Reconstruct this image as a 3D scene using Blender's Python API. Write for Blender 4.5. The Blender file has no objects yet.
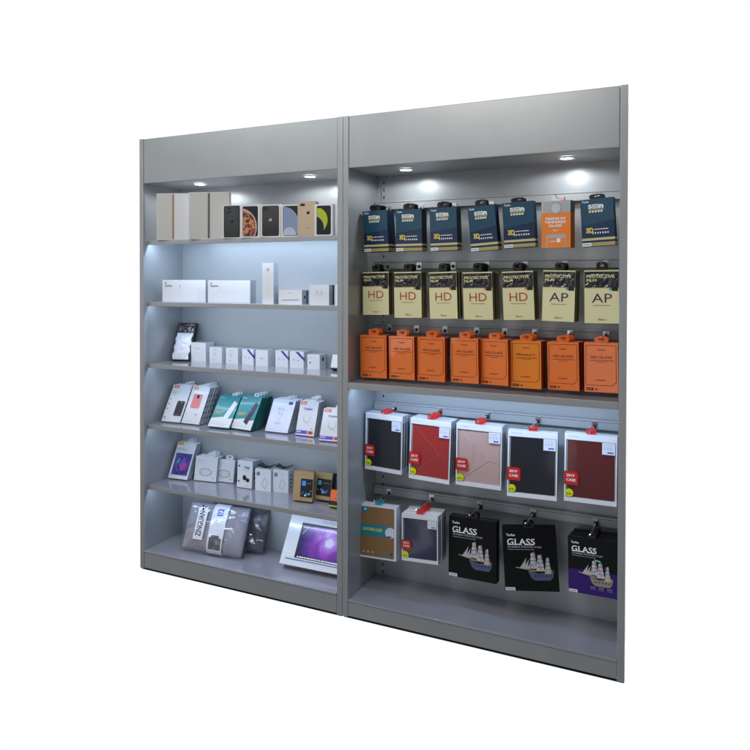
import bpy, math, random
from mathutils import Matrix, Vector, noise
random.seed(7)
C = bpy.context.scene.collection
scn = bpy.context.scene
PI = math.pi
W, H, D, T = 1.2815, 2.4, 0.318, 0.029      # unit width, height, inner depth, side panel thickness (metres)

# ---------------------------------------------------------------- materials
MATS = {}
def lin(h):
    h = h.lstrip('#'); r = []
    for i in (0, 2, 4):
        c = int(h[i:i+2], 16) / 255
        r.append(c / 12.92 if c <= .04045 else ((c + .055) / 1.055) ** 2.4)
    return (*r, 1)
def mat(name, col='#808080', rough=.5, metal=0, spec=.5, coat=0, coat_rough=.1, emit=0, bump=0, bscale=60, vary=0, vscale=8, bdist=.002):
    if name in MATS: return MATS[name]
    m = bpy.data.materials.new(name); m.use_nodes = True
    nt = m.node_tree; b = nt.nodes['Principled BSDF']
    c = lin(col) if isinstance(col, str) else (*col, 1)
    b.inputs['Base Color'].default_value = c
    b.inputs['Roughness'].default_value = rough
    b.inputs['Metallic'].default_value = metal
    b.inputs['Specular IOR Level'].default_value = spec
    b.inputs['Coat Weight'].default_value = coat
    b.inputs['Coat Roughness'].default_value = coat_rough
    if emit:
        b.inputs['Emission Color'].default_value = c; b.inputs['Emission Strength'].default_value = emit
    tc = nt.nodes.new('ShaderNodeTexCoord')
    if bump:
        n = nt.nodes.new('ShaderNodeTexNoise'); n.inputs['Scale'].default_value = bscale; n.inputs['Detail'].default_value = 3
        nt.links.new(tc.outputs['Object'], n.inputs['Vector'])
        bp = nt.nodes.new('ShaderNodeBump'); bp.inputs['Strength'].default_value = bump; bp.inputs['Distance'].default_value = bdist
        nt.links.new(n.outputs['Fac'], bp.inputs['Height'])
        nt.links.new(bp.outputs['Normal'], b.inputs['Normal']); nt.links.new(bp.outputs['Normal'], b.inputs['Coat Normal'])
    if vary:
        n = nt.nodes.new('ShaderNodeTexNoise'); n.inputs['Scale'].default_value = vscale; n.inputs['Detail'].default_value = 5
        nt.links.new(tc.outputs['Object'], n.inputs['Vector'])
        mx = nt.nodes.new('ShaderNodeMix'); mx.data_type = 'RGBA'
        mx.inputs['A'].default_value = tuple(v * (1 - vary) for v in c[:3]) + (1,)
        mx.inputs['B'].default_value = tuple(min(1, v * (1 + vary)) for v in c[:3]) + (1,)
        nt.links.new(n.outputs['Fac'], mx.inputs['Factor']); nt.links.new(mx.outputs['Result'], b.inputs['Base Color'])
        mr = nt.nodes.new('ShaderNodeMapRange'); mr.inputs['To Min'].default_value = rough * .85; mr.inputs['To Max'].default_value = min(1, rough * 1.15)
        nt.links.new(n.outputs['Fac'], mr.inputs['Value']); nt.links.new(mr.outputs['Result'], b.inputs['Roughness'])
    MATS[name] = m
    return m
def ramp_noise(name, stops, scale, rough=.25, coat=.3, distort=1.5, detail=2, radial=None):
    """printed picture: a colour ramp over distorted noise, or over a radial distance from a point of the print"""
    m = bpy.data.materials.new(name); m.use_nodes = True; nt = m.node_tree; b = nt.nodes['Principled BSDF']
    tc = nt.nodes.new('ShaderNodeTexCoord'); n = nt.nodes.new('ShaderNodeTexNoise')
    n.inputs['Scale'].default_value = scale; n.inputs['Detail'].default_value = detail; n.inputs['Distortion'].default_value = distort
    nt.links.new(tc.outputs['Object'], n.inputs['Vector'])
    cr = nt.nodes.new('ShaderNodeValToRGB'); e = cr.color_ramp.elements
    while len(e) > 1: e.remove(e[-1])
    e[0].position, e[0].color = stops[0][0], lin(stops[0][1])
    for p, c in stops[1:]:
        k = e.new(p); k.color = lin(c)
    fac = n.outputs['Fac']
    if radial:
        sb = nt.nodes.new('ShaderNodeVectorMath'); sb.operation = 'DISTANCE'; sb.inputs[1].default_value = radial[:3]
        nt.links.new(tc.outputs['Object'], sb.inputs[0])
        ml = nt.nodes.new('ShaderNodeMath'); ml.operation = 'MULTIPLY_ADD'; ml.inputs[1].default_value = radial[3]
        nt.links.new(sb.outputs['Value'], ml.inputs[0])
        m2 = nt.nodes.new('ShaderNodeMath'); m2.operation = 'MULTIPLY_ADD'; m2.inputs[1].default_value = radial[4]; m2.inputs[2].default_value = -radial[4] / 2
        nt.links.new(n.outputs['Fac'], m2.inputs[0]); nt.links.new(m2.outputs['Value'], ml.inputs[2]); fac = ml.outputs['Value']
    nt.links.new(fac, cr.inputs['Fac']); nt.links.new(cr.outputs['Color'], b.inputs['Base Color'])
    b.inputs['Roughness'].default_value = rough; b.inputs['Coat Weight'].default_value = coat
    MATS[name] = m
def clear_film(name, bump, scale, tint=(1, 1, 1, 1), fmin=.05, fmax=.5):
    m = bpy.data.materials.new(name); m.use_nodes = True; nt = m.node_tree
    for n in list(nt.nodes): nt.nodes.remove(n)
    o = nt.nodes.new('ShaderNodeOutputMaterial'); mx = nt.nodes.new('ShaderNodeMixShader'); tr = nt.nodes.new('ShaderNodeBsdfTransparent'); gl = nt.nodes.new('ShaderNodeBsdfGlossy')
    tr.inputs['Color'].default_value = tint
    gl.inputs['Roughness'].default_value = .05
    lw = nt.nodes.new('ShaderNodeLayerWeight'); lw.inputs['Blend'].default_value = .35
    tc = nt.nodes.new('ShaderNodeTexCoord'); n = nt.nodes.new('ShaderNodeTexNoise'); n.inputs['Scale'].default_value = scale; n.inputs['Detail'].default_value = 4; n.inputs['Distortion'].default_value = 1.2
    bp = nt.nodes.new('ShaderNodeBump'); bp.inputs['Strength'].default_value = bump; bp.inputs['Distance'].default_value = .01
    L = nt.links.new
    L(tc.outputs['Object'], n.inputs['Vector']); L(n.outputs['Fac'], bp.inputs['Height'])
    L(bp.outputs['Normal'], gl.inputs['Normal']); L(bp.outputs['Normal'], lw.inputs['Normal'])
    mr = nt.nodes.new('ShaderNodeMapRange'); mr.inputs['To Min'].default_value = fmin; mr.inputs['To Max'].default_value = fmax
    L(lw.outputs['Facing'], mr.inputs['Value']); L(mr.outputs['Result'], mx.inputs['Fac'])
    L(tr.outputs[0], mx.inputs[1]); L(gl.outputs[0], mx.inputs[2]); L(mx.outputs[0], o.inputs['Surface'])
    MATS[name] = m

METAL = '#a7abad'
mat('metal', METAL, .32, .25, .5, bump=.22, bscale=5, vary=.07, vscale=6, bdist=.004)
mat('metal_inner', '#b0b4b6', .36, .15, .5, bump=.15, bscale=6, vary=.06, vscale=5, bdist=.003)
mat('metal_deck', '#b2b2bd', .13, .4, .5, bump=.03, bscale=40, vary=.07, vscale=9, bdist=.0006)
mat('edge_highlight', '#c8c8d0', .25, .7); mat('seam', '#15181a', .8); mat('shadow_line', '#050505', .9)
mat('chrome', '#d8dade', .18, 1.0); mat('black_plastic', '#0b0b0d', .35)
mat('lamp_glow', '#f4f8ff', emit=14); mat('lamp_ring', '#e8ecef', .2, .6)
mat('led_glow', '#b4ccff', emit=6)
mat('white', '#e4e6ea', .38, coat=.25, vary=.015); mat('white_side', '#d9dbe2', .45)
mat('white_gloss', '#e1e2e6', .2, coat=.6); mat('offwhite', '#e2e0dc', .4); mat('paper_grey', '#cfcdc9', .3, coat=.5)
mat('grey_print', '#9aa0ac', .5); mat('grey_light', '#c4c8d0', .5); mat('grey_dark', '#4c5058', .5); mat('black_print', '#101014', .4)
mat('ink_blue', '#5a62b8', .5); mat('ink_navy', '#1c2aa0', .5); mat('ink_purple', '#6b52dd', .5)
mat('orange_sticker', '#f08a28', .4); mat('salmon_sticker', '#f0743c', .4)
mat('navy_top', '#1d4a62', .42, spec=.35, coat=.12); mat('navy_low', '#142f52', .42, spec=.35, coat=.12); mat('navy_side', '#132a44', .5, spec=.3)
mat('gold_stripe', '#cfc489', .5); mat('gold_tan', '#b0a068', .5); mat('gold_text', '#e0c858', .5); mat('white_ink', '#eef1f4', .5)
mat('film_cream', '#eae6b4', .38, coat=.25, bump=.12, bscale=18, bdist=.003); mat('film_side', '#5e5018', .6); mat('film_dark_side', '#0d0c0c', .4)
mat('film_black', '#121316', .12, coat=.8, coat_rough=.06, bump=.8, bscale=45, bdist=.006); mat('cream_ink', '#e6dfa6', .5)
mat('ink_rust', '#b8452a', .5); mat('ink_plum', '#4a1c4c', .5); mat('teal_dot', '#3f9a94', .4); mat('orange_dot', '#d8662e', .4)
mat('orange_card', '#f4781c', .4, coat=.5, coat_rough=.03, bump=.12, bscale=9, bdist=.004); mat('orange_card_vivid', '#f28604', .35, coat=.15)
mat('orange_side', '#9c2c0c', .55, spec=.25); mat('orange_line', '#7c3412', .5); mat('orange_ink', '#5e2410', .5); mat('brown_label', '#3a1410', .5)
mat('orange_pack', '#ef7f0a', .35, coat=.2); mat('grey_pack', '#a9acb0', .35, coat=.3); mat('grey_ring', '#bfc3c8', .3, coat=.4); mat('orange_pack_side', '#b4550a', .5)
mat('tab_red', '#cc2622', .35, coat=.4); mat('tab_orange', '#e4660e', .35, coat=.3); mat('tab_blue', '#1593a8', .4); mat('tab_clear', '#dde4ee', .2, coat=.6)
mat('tag_red', '#c81a14', .4); mat('tag_yellow', '#d8e010', .4); mat('tag_ink', '#5c6a10', .5)
mat('case_black', '#0b0f1c', .4, coat=.15); mat('case_red', '#a31f20', .3, coat=.3); mat('case_pink', '#c2a29c', .3, coat=.3)
mat('case_wine', '#5a1114', .4, coat=.15); mat('case_navy', '#0f1a44', .4, coat=.15); mat('fold_red', '#c45a50', .4); mat('fold_pink', '#e2c8bc', .4); mat('fold_dark', '#22262b', .3); mat('fold_wine', '#5e1c1c', .3); mat('fold_navy', '#2a3450', .3)
mat('case_pink_dark', '#93736e', .4); mat('case_red_dark', '#6a1014', .4)
mat('kraft', '#8c6a44', .7, vary=.06, vscale=30); mat('kraft_light', '#ab9066', .6, vary=.05, vscale=30); mat('kraft_side', '#a58a62', .7); mat('band_teal', '#0f8497', .45); mat('kraft_yellow', '#e6e03c', .5)
mat('glass_black', '#050607', .5, spec=.2); mat('glass_green', '#04120e', .5, spec=.2); mat('glass_purple', '#2c0a66', .45, spec=.3); mat('glass_side', '#1c1a30', .35, coat=.3)
mat('hull_blue', '#4e5878', .5); mat('hull_tan', '#8c8670', .5); mat('sail_pale', '#c4c0c6', .5); mat('sail_dark', '#6c6470', .5); mat('mast_tan', '#b09a72', .5); mat('flag_green', '#5cc8a0', .5)
mat('gold_edge', '#b08a68', .35, .4); mat('slate_edge', '#6a6e72', .35, .4)
mat('phone_green', '#232c28', .25, coat=.4); mat('phone_black', '#111216', .2, coat=.5); mat('phone_gold', '#cbb598', .35, coat=.3); mat('phone_pink', '#e6868a', .4); mat('phone_dark', '#2e2f36', .35)
mat('planet_plum', '#7b5568', .4); mat('planet_rim', '#d8b0b8', .4); mat('planet_blue', '#8898b8', .35); mat('planet_pale', '#bcc6dc', .35); mat('leaf_lime', '#b4c414', .4); mat('leaf_pale', '#b0b4a4', .4)
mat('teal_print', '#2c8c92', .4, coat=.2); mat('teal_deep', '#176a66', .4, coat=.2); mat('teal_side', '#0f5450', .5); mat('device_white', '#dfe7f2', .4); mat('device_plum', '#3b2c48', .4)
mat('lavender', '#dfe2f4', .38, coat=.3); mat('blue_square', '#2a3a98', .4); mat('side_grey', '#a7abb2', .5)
mat('lime_edge', '#a8b010', .5); mat('charcoal', '#22242a', .5)
mat('knit', '#9a97a2', .85, bump=.8, bscale=240, vary=.12, vscale=14, bdist=.0015); mat('knit_dark', '#50515c', .85, bump=.8, bscale=240, vary=.2, vscale=20, bdist=.0015)
mat('sleeve', '#e8eaf2', .45, bump=.1, bscale=20); mat('cushion_print', '#4a4e5c', .6, vary=.3, vscale=60)
mat('blue_led', '#3f8ee0', .4); mat('cyan_print', '#3fa8b8', .4)
ramp_noise('swirl', [(.3, '#10163c'), (.42, '#2c4484'), (.5, '#4c4a9c'), (.58, '#9a5ab0'), (.66, '#2a3478')], 34, distort=1.8)
ramp_noise('nebula', [(.32, '#2c1424'), (.45, '#6a3448'), (.53, '#b86a38'), (.6, '#e0a850'), (.7, '#6a4468')], 45, distort=.8)
ramp_noise('aurora', [(0, '#f0e8ff'), (.12, '#c486e0'), (.38, '#8e3fae'), (.7, '#4c2a80'), (1, '#241848')], 9, distort=1.2, detail=3, radial=(.06, 0, .15, 5.5, .8))
clear_film('clear_bag', .7, 13, fmin=.05, fmax=.45)
clear_film('clear_window', .035, 7, fmin=.015, fmax=.15)
clear_film('clear_pouch', .8, 60, fmin=.1, fmax=.6)

m_ = mat('slotted', '#b0b4b6', .42, .15); nt_ = m_.node_tree; b_ = nt_.nodes['Principled BSDF']; tc_ = nt_.nodes.new('ShaderNodeTexCoord'); sx_ = nt_.nodes.new('ShaderNodeSeparateXYZ')
nt_.links.new(tc_.outputs['Generated'], sx_.inputs[0])
def math_(op, a, v=None, v2=None):
    n = nt_.nodes.new('ShaderNodeMath'); n.operation = op; nt_.links.new(a, n.inputs[0])
    if v is not None:
        if isinstance(v, (int, float)): n.inputs[1].default_value = v
        else: nt_.links.new(v, n.inputs[1])
    if v2 is not None: n.inputs[2].default_value = v2
    return n.outputs[0]
k_ = math_('MULTIPLY', math_('LESS_THAN', math_('FRACT', math_('MULTIPLY', sx_.outputs['Z'], 54)), .38), math_('COMPARE', sx_.outputs['X'], .5, .14))
mx_ = nt_.nodes.new('ShaderNodeMix'); mx_.data_type = 'RGBA'; mx_.inputs['A'].default_value = lin('#b0b4b6'); mx_.inputs['B'].default_value = lin('#0c0d0e')
nt_.links.new(k_, mx_.inputs['Factor']); nt_.links.new(mx_.outputs['Result'], b_.inputs['Base Color'])

# ---------------------------------------------------------------- mesh helpers
class MB:
    """collects faces with materials and links them as one mesh"""
    EPS = .0005
    def __init__(s): s.v, s.f, s.m, s.mats = [], [], [], []
    def mi(s, m):
        if m not in s.mats: s.mats.append(m)
        return s.mats.index(m)
    def face(s, pts, m):
        n = len(s.v); s.v += [tuple(p) for p in pts]; s.f.append(tuple(range(n, n + len(pts)))); s.m.append(s.mi(m))
    def box(s, x0, y0, z0, x1, y1, z1, m, front=None, side=None, top=None):
        n = len(s.v); s.v += [(x0,y0,z0),(x1,y0,z0),(x1,y1,z0),(x0,y1,z0),(x0,y0,z1),(x1,y0,z1),(x1,y1,z1),(x0,y1,z1)]
        for f, mm in (((0,3,2,1), m), ((4,5,6,7), top or m), ((0,1,5,4), front or m), ((1,2,6,5), side or m), ((2,3,7,6), m), ((3,0,4,7), side or m)):
            s.f.append(tuple(n + i for i in f)); s.m.append(s.mi(mm))
    def poly(s, pts, m, layer=1):              # polygon on the front face, (x, z) counter-clockwise as seen
        a = sum(pts[i][0] * pts[(i+1) % len(pts)][1] - pts[(i+1) % len(pts)][0] * pts[i][1] for i in range(len(pts)))
        if a < 0: pts = pts[::-1]
        s.face([(x, -s.EPS * layer, z) for x, z in pts], m)
    def tube(s, pts, r, m, n=8):
        rings = []
        for i, p in enumerate(pts):
            p = Vector(p); a = Vector(pts[max(0, i-1)]); b = Vector(pts[min(len(pts)-1, i+1)]); d = (b - a).normalized()
            u = d.orthogonal().normalized() if abs(d.z) > .95 else d.cross(Vector((0,0,1))).normalized(); w = d.cross(u)
            base = len(s.v); s.v += [tuple(p + r * (math.cos(2*PI*k/n) * u + math.sin(2*PI*k/n) * w)) for k in range(n)]; rings.append(base)
        for a, b in zip(rings, rings[1:]):
            for k in range(n): s.f.append((a+k, a+(k+1) % n, b+(k+1) % n, b+k)); s.m.append(s.mi(m))
        for b, rev in ((rings[0], 1), (rings[-1], 0)):
            f = tuple(b + k for k in range(n)); s.f.append(f[::-1] if rev else f); s.m.append(s.mi(m))
    def mesh(s, name):
        me = bpy.data.meshes.new(name); me.from_pydata(s.v, [], s.f)
        for m in s.mats: me.materials.append(MATS[m])
        for p, i in zip(me.polygons, s.m): p.material_index = i
        me.update(); return me
class Art:
    """front artwork in fractions of the front: u from the left, v from the TOP"""
    def __init__(s, mb, w, h): s.mb, s.w, s.h = mb, w, h
    def p(s, u, v): return ((u - .5) * s.w, (1 - v) * s.h)
    def rect(s, u0, v0, u1, v1, m, layer=1): s.mb.poly([s.p(u0,v1), s.p(u1,v1), s.p(u1,v0), s.p(u0,v0)], m, layer)
    def rrect(s, u0, v0, u1, v1, r, m, layer=1, corners='1111'):
        (x0, z1), (x1, z0) = s.p(u0, v0), s.p(u1, v1); pts = []
        for (cx, cz, a0), on in zip(((x1-r, z1-r, 0), (x0+r, z1-r, 90), (x0+r, z0+r, 180), (x1-r, z0+r, 270)), corners):
            if on == '1': pts += [(cx + r * math.cos(math.radians(a0 + k * 22.5)), cz + r * math.sin(math.radians(a0 + k * 22.5))) for k in range(5)]
            else: pts.append((cx + r * (1 if a0 in (0, 270) else -1), cz + r * (1 if a0 in (0, 90) else -1)))
        s.mb.poly(pts, m, layer)
    def poly(s, pts, m, layer=1): s.mb.poly([s.p(*q) for q in pts], m, layer)
    def line(s, u0, v0, u1, v1, wd, m, layer=2):
        a, b = Vector(s.p(u0, v0)), Vector(s.p(u1, v1)); d = (b - a).normalized(); n = Vector((-d.y, d.x)) * wd / 2
        s.mb.poly([tuple(a - n), tuple(b - n), tuple(b + n), tuple(a + n)], m, layer)
    def disc(s, u, v, r, m, layer=2, sx=1, clip=None, n=28):
        cx, cz = s.p(u, v); pts = [(cx + sx * r * math.cos(2*PI*k/n), cz + r * math.sin(2*PI*k/n)) for k in range(n)]
        if clip:
            (x0, z1), (x1, z0) = s.p(clip[0], clip[1]), s.p(clip[2], clip[3])
            for ax, lim, sg in ((0, x0, 1), (0, x1, -1), (1, z0, 1), (1, z1, -1)):
                out = []
                for i in range(len(pts)):
                    a, b = pts[i-1], pts[i]; ia, ib = sg * (a[ax] - lim) >= 0, sg * (b[ax] - lim) >= 0
                    if ia != ib:
                        t = (lim - a[ax]) / (b[ax] - a[ax]); out.append((a[0] + t * (b[0] - a[0]), a[1] + t * (b[1] - a[1])))
                    if ib: out.append(b)
                pts = out
                if not pts: return
        s.mb.poly(pts, m, layer)
    def ring(s, u, v, r, wd, m, layer=2, sx=1, a0=0, a1=360, n=30):
        cx, cz = s.p(u, v)
        for k in range(n):
            q = []
            for rr, a in ((r - wd/2, a0 + (a1-a0)*k/n), (r + wd/2, a0 + (a1-a0)*k/n), (r + wd/2, a0 + (a1-a0)*(k+1)/n), (r - wd/2, a0 + (a1-a0)*(k+1)/n)):
                q.append((cx + sx * rr * math.cos(math.radians(a)), cz + rr * math.sin(math.radians(a))))
            s.mb.poly(q, m, layer)
    def outline(s, pts, wd, m, layer=2):
        for a, b in zip(pts, pts[1:] + pts[:1]): s.line(*a, *b, wd, m, layer)
    def text(s, txt, u0, v0, u1, v1, m, layer=3, bold=0, rot=0):
        vs, fs, bb = glyphs(txt, bold); (x0, z1), (x1, z0) = s.p(u0, v0), s.p(u1, v1)
        base = len(s.mb.v)
        for x, y in vs:
            a, b = (x - bb[0]) / (bb[2] - bb[0]), (y - bb[1]) / (bb[3] - bb[1])
            if rot: a, b = b, 1 - a
            if rot < 0: a, b = 1 - a, 1 - b
            s.mb.v.append((x0 + a * (x1 - x0), -MB.EPS * layer, z0 + b * (z1 - z0)))
        for f in fs: s.mb.f.append(tuple(base + i for i in f)); s.mb.m.append(s.mb.mi(m))
    def dashes(s, u0, v0, u1, v1, n, m, layer=3, fill=.7, seed=0):
        rnd = random.Random(seed + n); u = u0; st = (u1 - u0) / n
        for k in range(n):
            wd = st * fill * rnd.uniform(.75, 1.1); s.rect(u, v0, min(u + wd, u1), v1, m, layer); u += st
GL = {}
def glyphs(txt, bold):
    k = (txt, bold)
    if k not in GL:
        cu = bpy.data.curves.new('lettering', 'FONT'); cu.body = txt; cu.offset = bold; cu.resolution_u = 3
        o = bpy.data.objects.new('lettering', cu); C.objects.link(o); bpy.context.view_layer.update()
        dg = bpy.context.evaluated_depsgraph_get(); me = o.evaluated_get(dg).to_mesh()
        vs = [(v.co.x, v.co.y) for v in me.vertices]
        fs = []
        for p in me.polygons:
            f = tuple(p.vertices)
            fs.append(f if p.normal.z > 0 else f[::-1])
        bb = (min(v[0] for v in vs), min(v[1] for v in vs), max(v[0] for v in vs), max(v[1] for v in vs))
        o.evaluated_get(dg).to_mesh_clear(); bpy.data.objects.remove(o); bpy.data.curves.remove(cu)
        GL[k] = (vs, fs, bb)
    return GL[k]

def link(name, me, parent=None, loc=None, bevel=0, smooth=False):
    o = bpy.data.objects.new(name, me); C.objects.link(o)
    if parent: o.parent = parent
    if loc: o.location = loc
    if bevel:
        b = o.modifiers.new('bevel', 'BEVEL'); b.width = bevel; b.segments = 2; b.limit_method = 'ANGLE'
    if smooth:
        for p in me.polygons: p.use_smooth = True
    return o
def tag(o, label, cat, group=None):
    o['label'] = label; o['category'] = cat
    if group: o['group'] = group
    return o
def pose(P, dz=0, k=0, t=0, jit=0):
    """matrix of a box: origin at its bottom front centre; k-th behind the front one of a stack of t-thick boxes"""
    x, y, z, yaw, lean, roll = P[:6]
    yaw += random.uniform(-jit, jit); 
    R = Matrix.Rotation(yaw, 4, 'Z') @ Matrix.Rotation(-lean, 4, 'X') @ Matrix.Rotation(roll, 4, 'Y')
    off = Matrix.Rotation(yaw, 4, 'Z') @ Vector((0, k * t / math.cos(lean), 0))
    return Matrix.Translation(Vector((x + random.uniform(-jit, jit) * .05, y, z + dz)) + off) @ R
def thing(name, meshes, M, label, cat, group=None):
    """meshes: list of (part name, mesh); one mesh = the thing itself, several = an Empty that parents them"""
    if len(meshes) == 1: o = bpy.data.objects.new(name, meshes[0][1]); C.objects.link(o)
    else:
        o = bpy.data.objects.new(name, None); C.objects.link(o); o.empty_display_size = .02
        for part, me in meshes: link(part, me, o)
    o.matrix_world = M; return tag(o, label, cat, group)

def tab_mesh(w, h, m, th=.001, hole=.5, y=.004, base=0, flat=.55, x=0):
    """hang tab standing on the top edge: rounded outline with an oblong hole"""
    mb = MB(); n = 24; out, inn = [], []
    for k in range(n):
        a = 2 * PI * k / n; c, s_ = math.cos(a), math.sin(a)
        e = 2 / 3.2
        out.append((x + w/2 * math.copysign(abs(c) ** e, c), h * .5 + h * .5 * math.copysign(abs(s_) ** e, s_)))
        inn.append((x + w/2 * hole * c, h * .62 + h * .2 * s_))
    for yy, flip in ((y, 0), (y + th, 1)):
        for k in range(n):
            q = [(out[k][0], yy, base + out[k][1]), (out[(k+1) % n][0], yy, base + out[(k+1) % n][1]), (inn[(k+1) % n][0], yy, base + inn[(k+1) % n][1]), (inn[k][0], yy, base + inn[k][1])]
            mb.face(q[::-1] if flip else q, m)
    for ring in (out, inn):
        for k in range(n):
            a, b = ring[k], ring[(k+1) % n]
            mb.face([(a[0], y, base + a[1]), (a[0], y + th, base + a[1]), (b[0], y + th, base + b[1]), (b[0], y, base + b[1])], m)
    return mb.mesh('hang_tab')

# ---- poses: x, y, z of the bottom front centre, yaw, lean, roll, width, height (metres, radians)
P={
 'B1':(1.400,0.130,1.756,-0.145,-0.084,-0.012,0.141,0.201),
 'B2':(1.571,0.131,1.756,-0.108,-0.049,-0.001,0.141,0.200),
 'B3':(1.747,0.131,1.756,-0.128,-0.053,-0.015,0.140,0.201),
 'B4':(1.943,0.130,1.752,-0.235,-0.111,-0.050,0.140,0.205),
 'B5':(2.103,0.130,1.764,-0.026,-0.044,-0.047,0.140,0.203),
 'B6':(2.260,0.130,1.760,-0.204,-0.026,0.004,0.132,0.204),
 'B7':(2.439,0.131,1.764,-0.166,-0.053,-0.046,0.138,0.202),
 'F1':(1.396,0.131,1.448,-0.000,0.020,-0.023,0.140,0.210),
 'F2':(1.567,0.129,1.438,0.014,0.005,-0.022,0.140,0.220),
 'F3':(1.747,0.130,1.438,-0.068,-0.010,-0.032,0.140,0.219),
 'F4':(1.914,0.130,1.438,-0.038,-0.045,-0.020,0.140,0.218),
 'F5':(2.101,0.130,1.442,-0.030,-0.039,-0.036,0.140,0.217),
 'F6':(2.270,0.129,1.440,-0.070,0.037,0.016,0.140,0.222),
 'F7':(2.453,0.128,1.437,0.007,-0.008,-0.012,0.140,0.225),
 'O1':(1.404,0.090,1.145,-0.017,-0.001,-0.015,0.140,0.206),
 'O2':(1.552,0.090,1.147,-0.132,-0.000,-0.019,0.139,0.204),
 'O3':(1.700,0.090,1.147,-0.070,-0.004,-0.006,0.139,0.205),
 'O4':(1.863,0.090,1.150,-0.165,0.000,-0.020,0.138,0.203),
 'O5':(2.000,0.090,1.150,-0.224,0.005,-0.024,0.138,0.204),
 'O6':(2.142,0.090,1.145,-0.121,0.013,-0.019,0.138,0.207),
 'O7':(2.303,0.090,1.148,-0.167,0.010,-0.030,0.137,0.206),
 'O8':(2.457,0.090,1.150,-0.001,0.013,-0.014,0.136,0.207),
 'C1':(1.427,0.150,0.676,-0.076,0.005,0.015,0.205,0.283),
 'C2':(1.667,0.148,0.660,-0.039,0.035,0.019,0.209,0.293),
 'C3':(1.911,0.143,0.664,0.033,-0.007,0.015,0.214,0.290),
 'C4':(2.157,0.142,0.647,0.100,0.085,0.004,0.218,0.296),
 'C5':(2.407,0.142,0.659,0.029,0.067,0.000,0.217,0.294),
 'G1':(1.407,0.133,0.248,0.022,0.077,-0.026,0.197,0.258),
 'G2':(1.642,0.099,0.285,0.021,0.083,-0.037,0.182,0.220),
 'G3':(1.885,0.139,0.234,-0.065,0.094,-0.032,0.233,0.276),
 'G4':(2.163,0.141,0.234,0.235,0.170,-0.061,0.237,0.267),
 'G5':(2.424,0.120,0.276,-0.142,0.152,-0.071,0.207,0.232),
 'tab1':(0.209,0.035,1.836,0.292,-0.001,0.002,0.190,0.257),
 'tab2':(0.445,0.045,1.836,0.364,-0.001,0.003,0.219,0.252),
 'P1':(0.612,0.025,1.836,0.153,-0.001,0.000,0.106,0.173),
 'P2':(0.728,0.026,1.836,0.154,-0.001,0.000,0.109,0.172),
 'P3':(0.848,0.033,1.836,0.174,-0.000,0.000,0.111,0.167),
 'P4':(0.961,0.043,1.836,0.111,-0.001,0.000,0.105,0.163),
 'P5':(1.060,0.033,1.836,0.131,-0.001,0.000,0.095,0.172),
 'P6':(1.153,0.041,1.836,0.129,-0.001,0.001,0.096,0.156),
 'W1':(0.231,0.097,1.494,0.258,0.000,-0.000,0.259,0.123),
 'W2':(0.526,0.113,1.494,0.157,-0.000,0.001,0.255,0.122),
 'T':(0.813,0.061,1.494,-0.004,-0.000,0.000,0.069,0.212),
 'S1':(0.942,0.072,1.494,-0.024,-0.000,-0.000,0.139,0.073),
 'S2':(1.112,0.072,1.494,0.037,-0.000,-0.000,0.108,0.100),
 'S3':(1.246,0.076,1.494,-0.035,-0.000,-0.000,0.096,0.102),
 'pouch':(0.129,0.179,1.155,0.201,0.399,-0.000,0.115,0.226),
 'c1':(0.234,0.215,1.147,0.062,0.001,-0.000,0.101,0.111),
 'c2':(0.353,0.220,1.147,0.054,0.001,-0.000,0.083,0.089),
 'c3':(0.462,0.225,1.147,0.037,0.001,-0.000,0.080,0.089),
 'c4':(0.569,0.225,1.147,0.014,0.001,-0.000,0.075,0.088),
 'c5':(0.666,0.220,1.147,0.037,0.001,-0.000,0.077,0.087),
 'c6':(0.791,0.225,1.147,0.053,0.001,-0.000,0.078,0.090),
 'c7':(0.886,0.225,1.147,0.057,0.001,-0.000,0.083,0.090),
 'c8':(0.989,0.225,1.147,0.036,0.000,-0.000,0.074,0.077),
 'i9':(1.137,0.208,1.158,-0.016,0.343,-0.000,0.074,0.076),
 'D1':(0.128,0.103,0.815,0.083,0.556,-0.000,0.127,0.224),
 'D2':(0.260,0.112,0.814,0.015,0.502,-0.000,0.122,0.219),
 'D3':(0.468,0.097,0.817,0.048,0.661,-0.000,0.138,0.194),
 'D4':(0.603,0.113,0.815,-0.099,0.542,0.000,0.138,0.191),
 'D5':(0.809,0.143,0.814,0.005,0.516,-0.000,0.141,0.181),
 'D6':(0.980,0.148,0.811,-0.011,0.320,-0.000,0.112,0.179),
 'D7':(1.161,0.093,0.812,0.083,0.409,-0.000,0.122,0.163),
 'E1':(0.119,0.169,0.472,0.069,0.479,-0.000,0.133,0.212),
 'E2':(0.279,0.215,0.467,0.107,0.189,-0.000,0.145,0.135),
 'E3':(0.384,0.250,0.466,0.081,0.161,-0.000,0.129,0.125),
 'E4':(0.557,0.209,0.466,0.032,0.075,-0.000,0.098,0.147),
 'E5':(0.677,0.215,0.462,0.052,0.006,0.000,0.098,0.120),
 'E6':(0.778,0.235,0.462,0.071,0.001,-0.000,0.095,0.122),
 'E7':(0.972,0.139,0.471,0.105,0.170,-0.000,0.112,0.149),
 'E8':(1.048,0.170,0.478,-0.025,0.324,0.000,0.100,0.134),
 'E9':(1.182,0.127,0.471,0.003,0.299,-0.000,0.095,0.086),
 'bag':(0.413,0.063,0.124,0.084,0.411,0.000,0.400,0.268),
 'bag2':(0.448,0.161,0.131,0.144,0.557,0.000,0.375,0.242),
 'imac':(1.042,0.116,0.136,0.014,0.547,-0.000,0.387,0.252),
}
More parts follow.
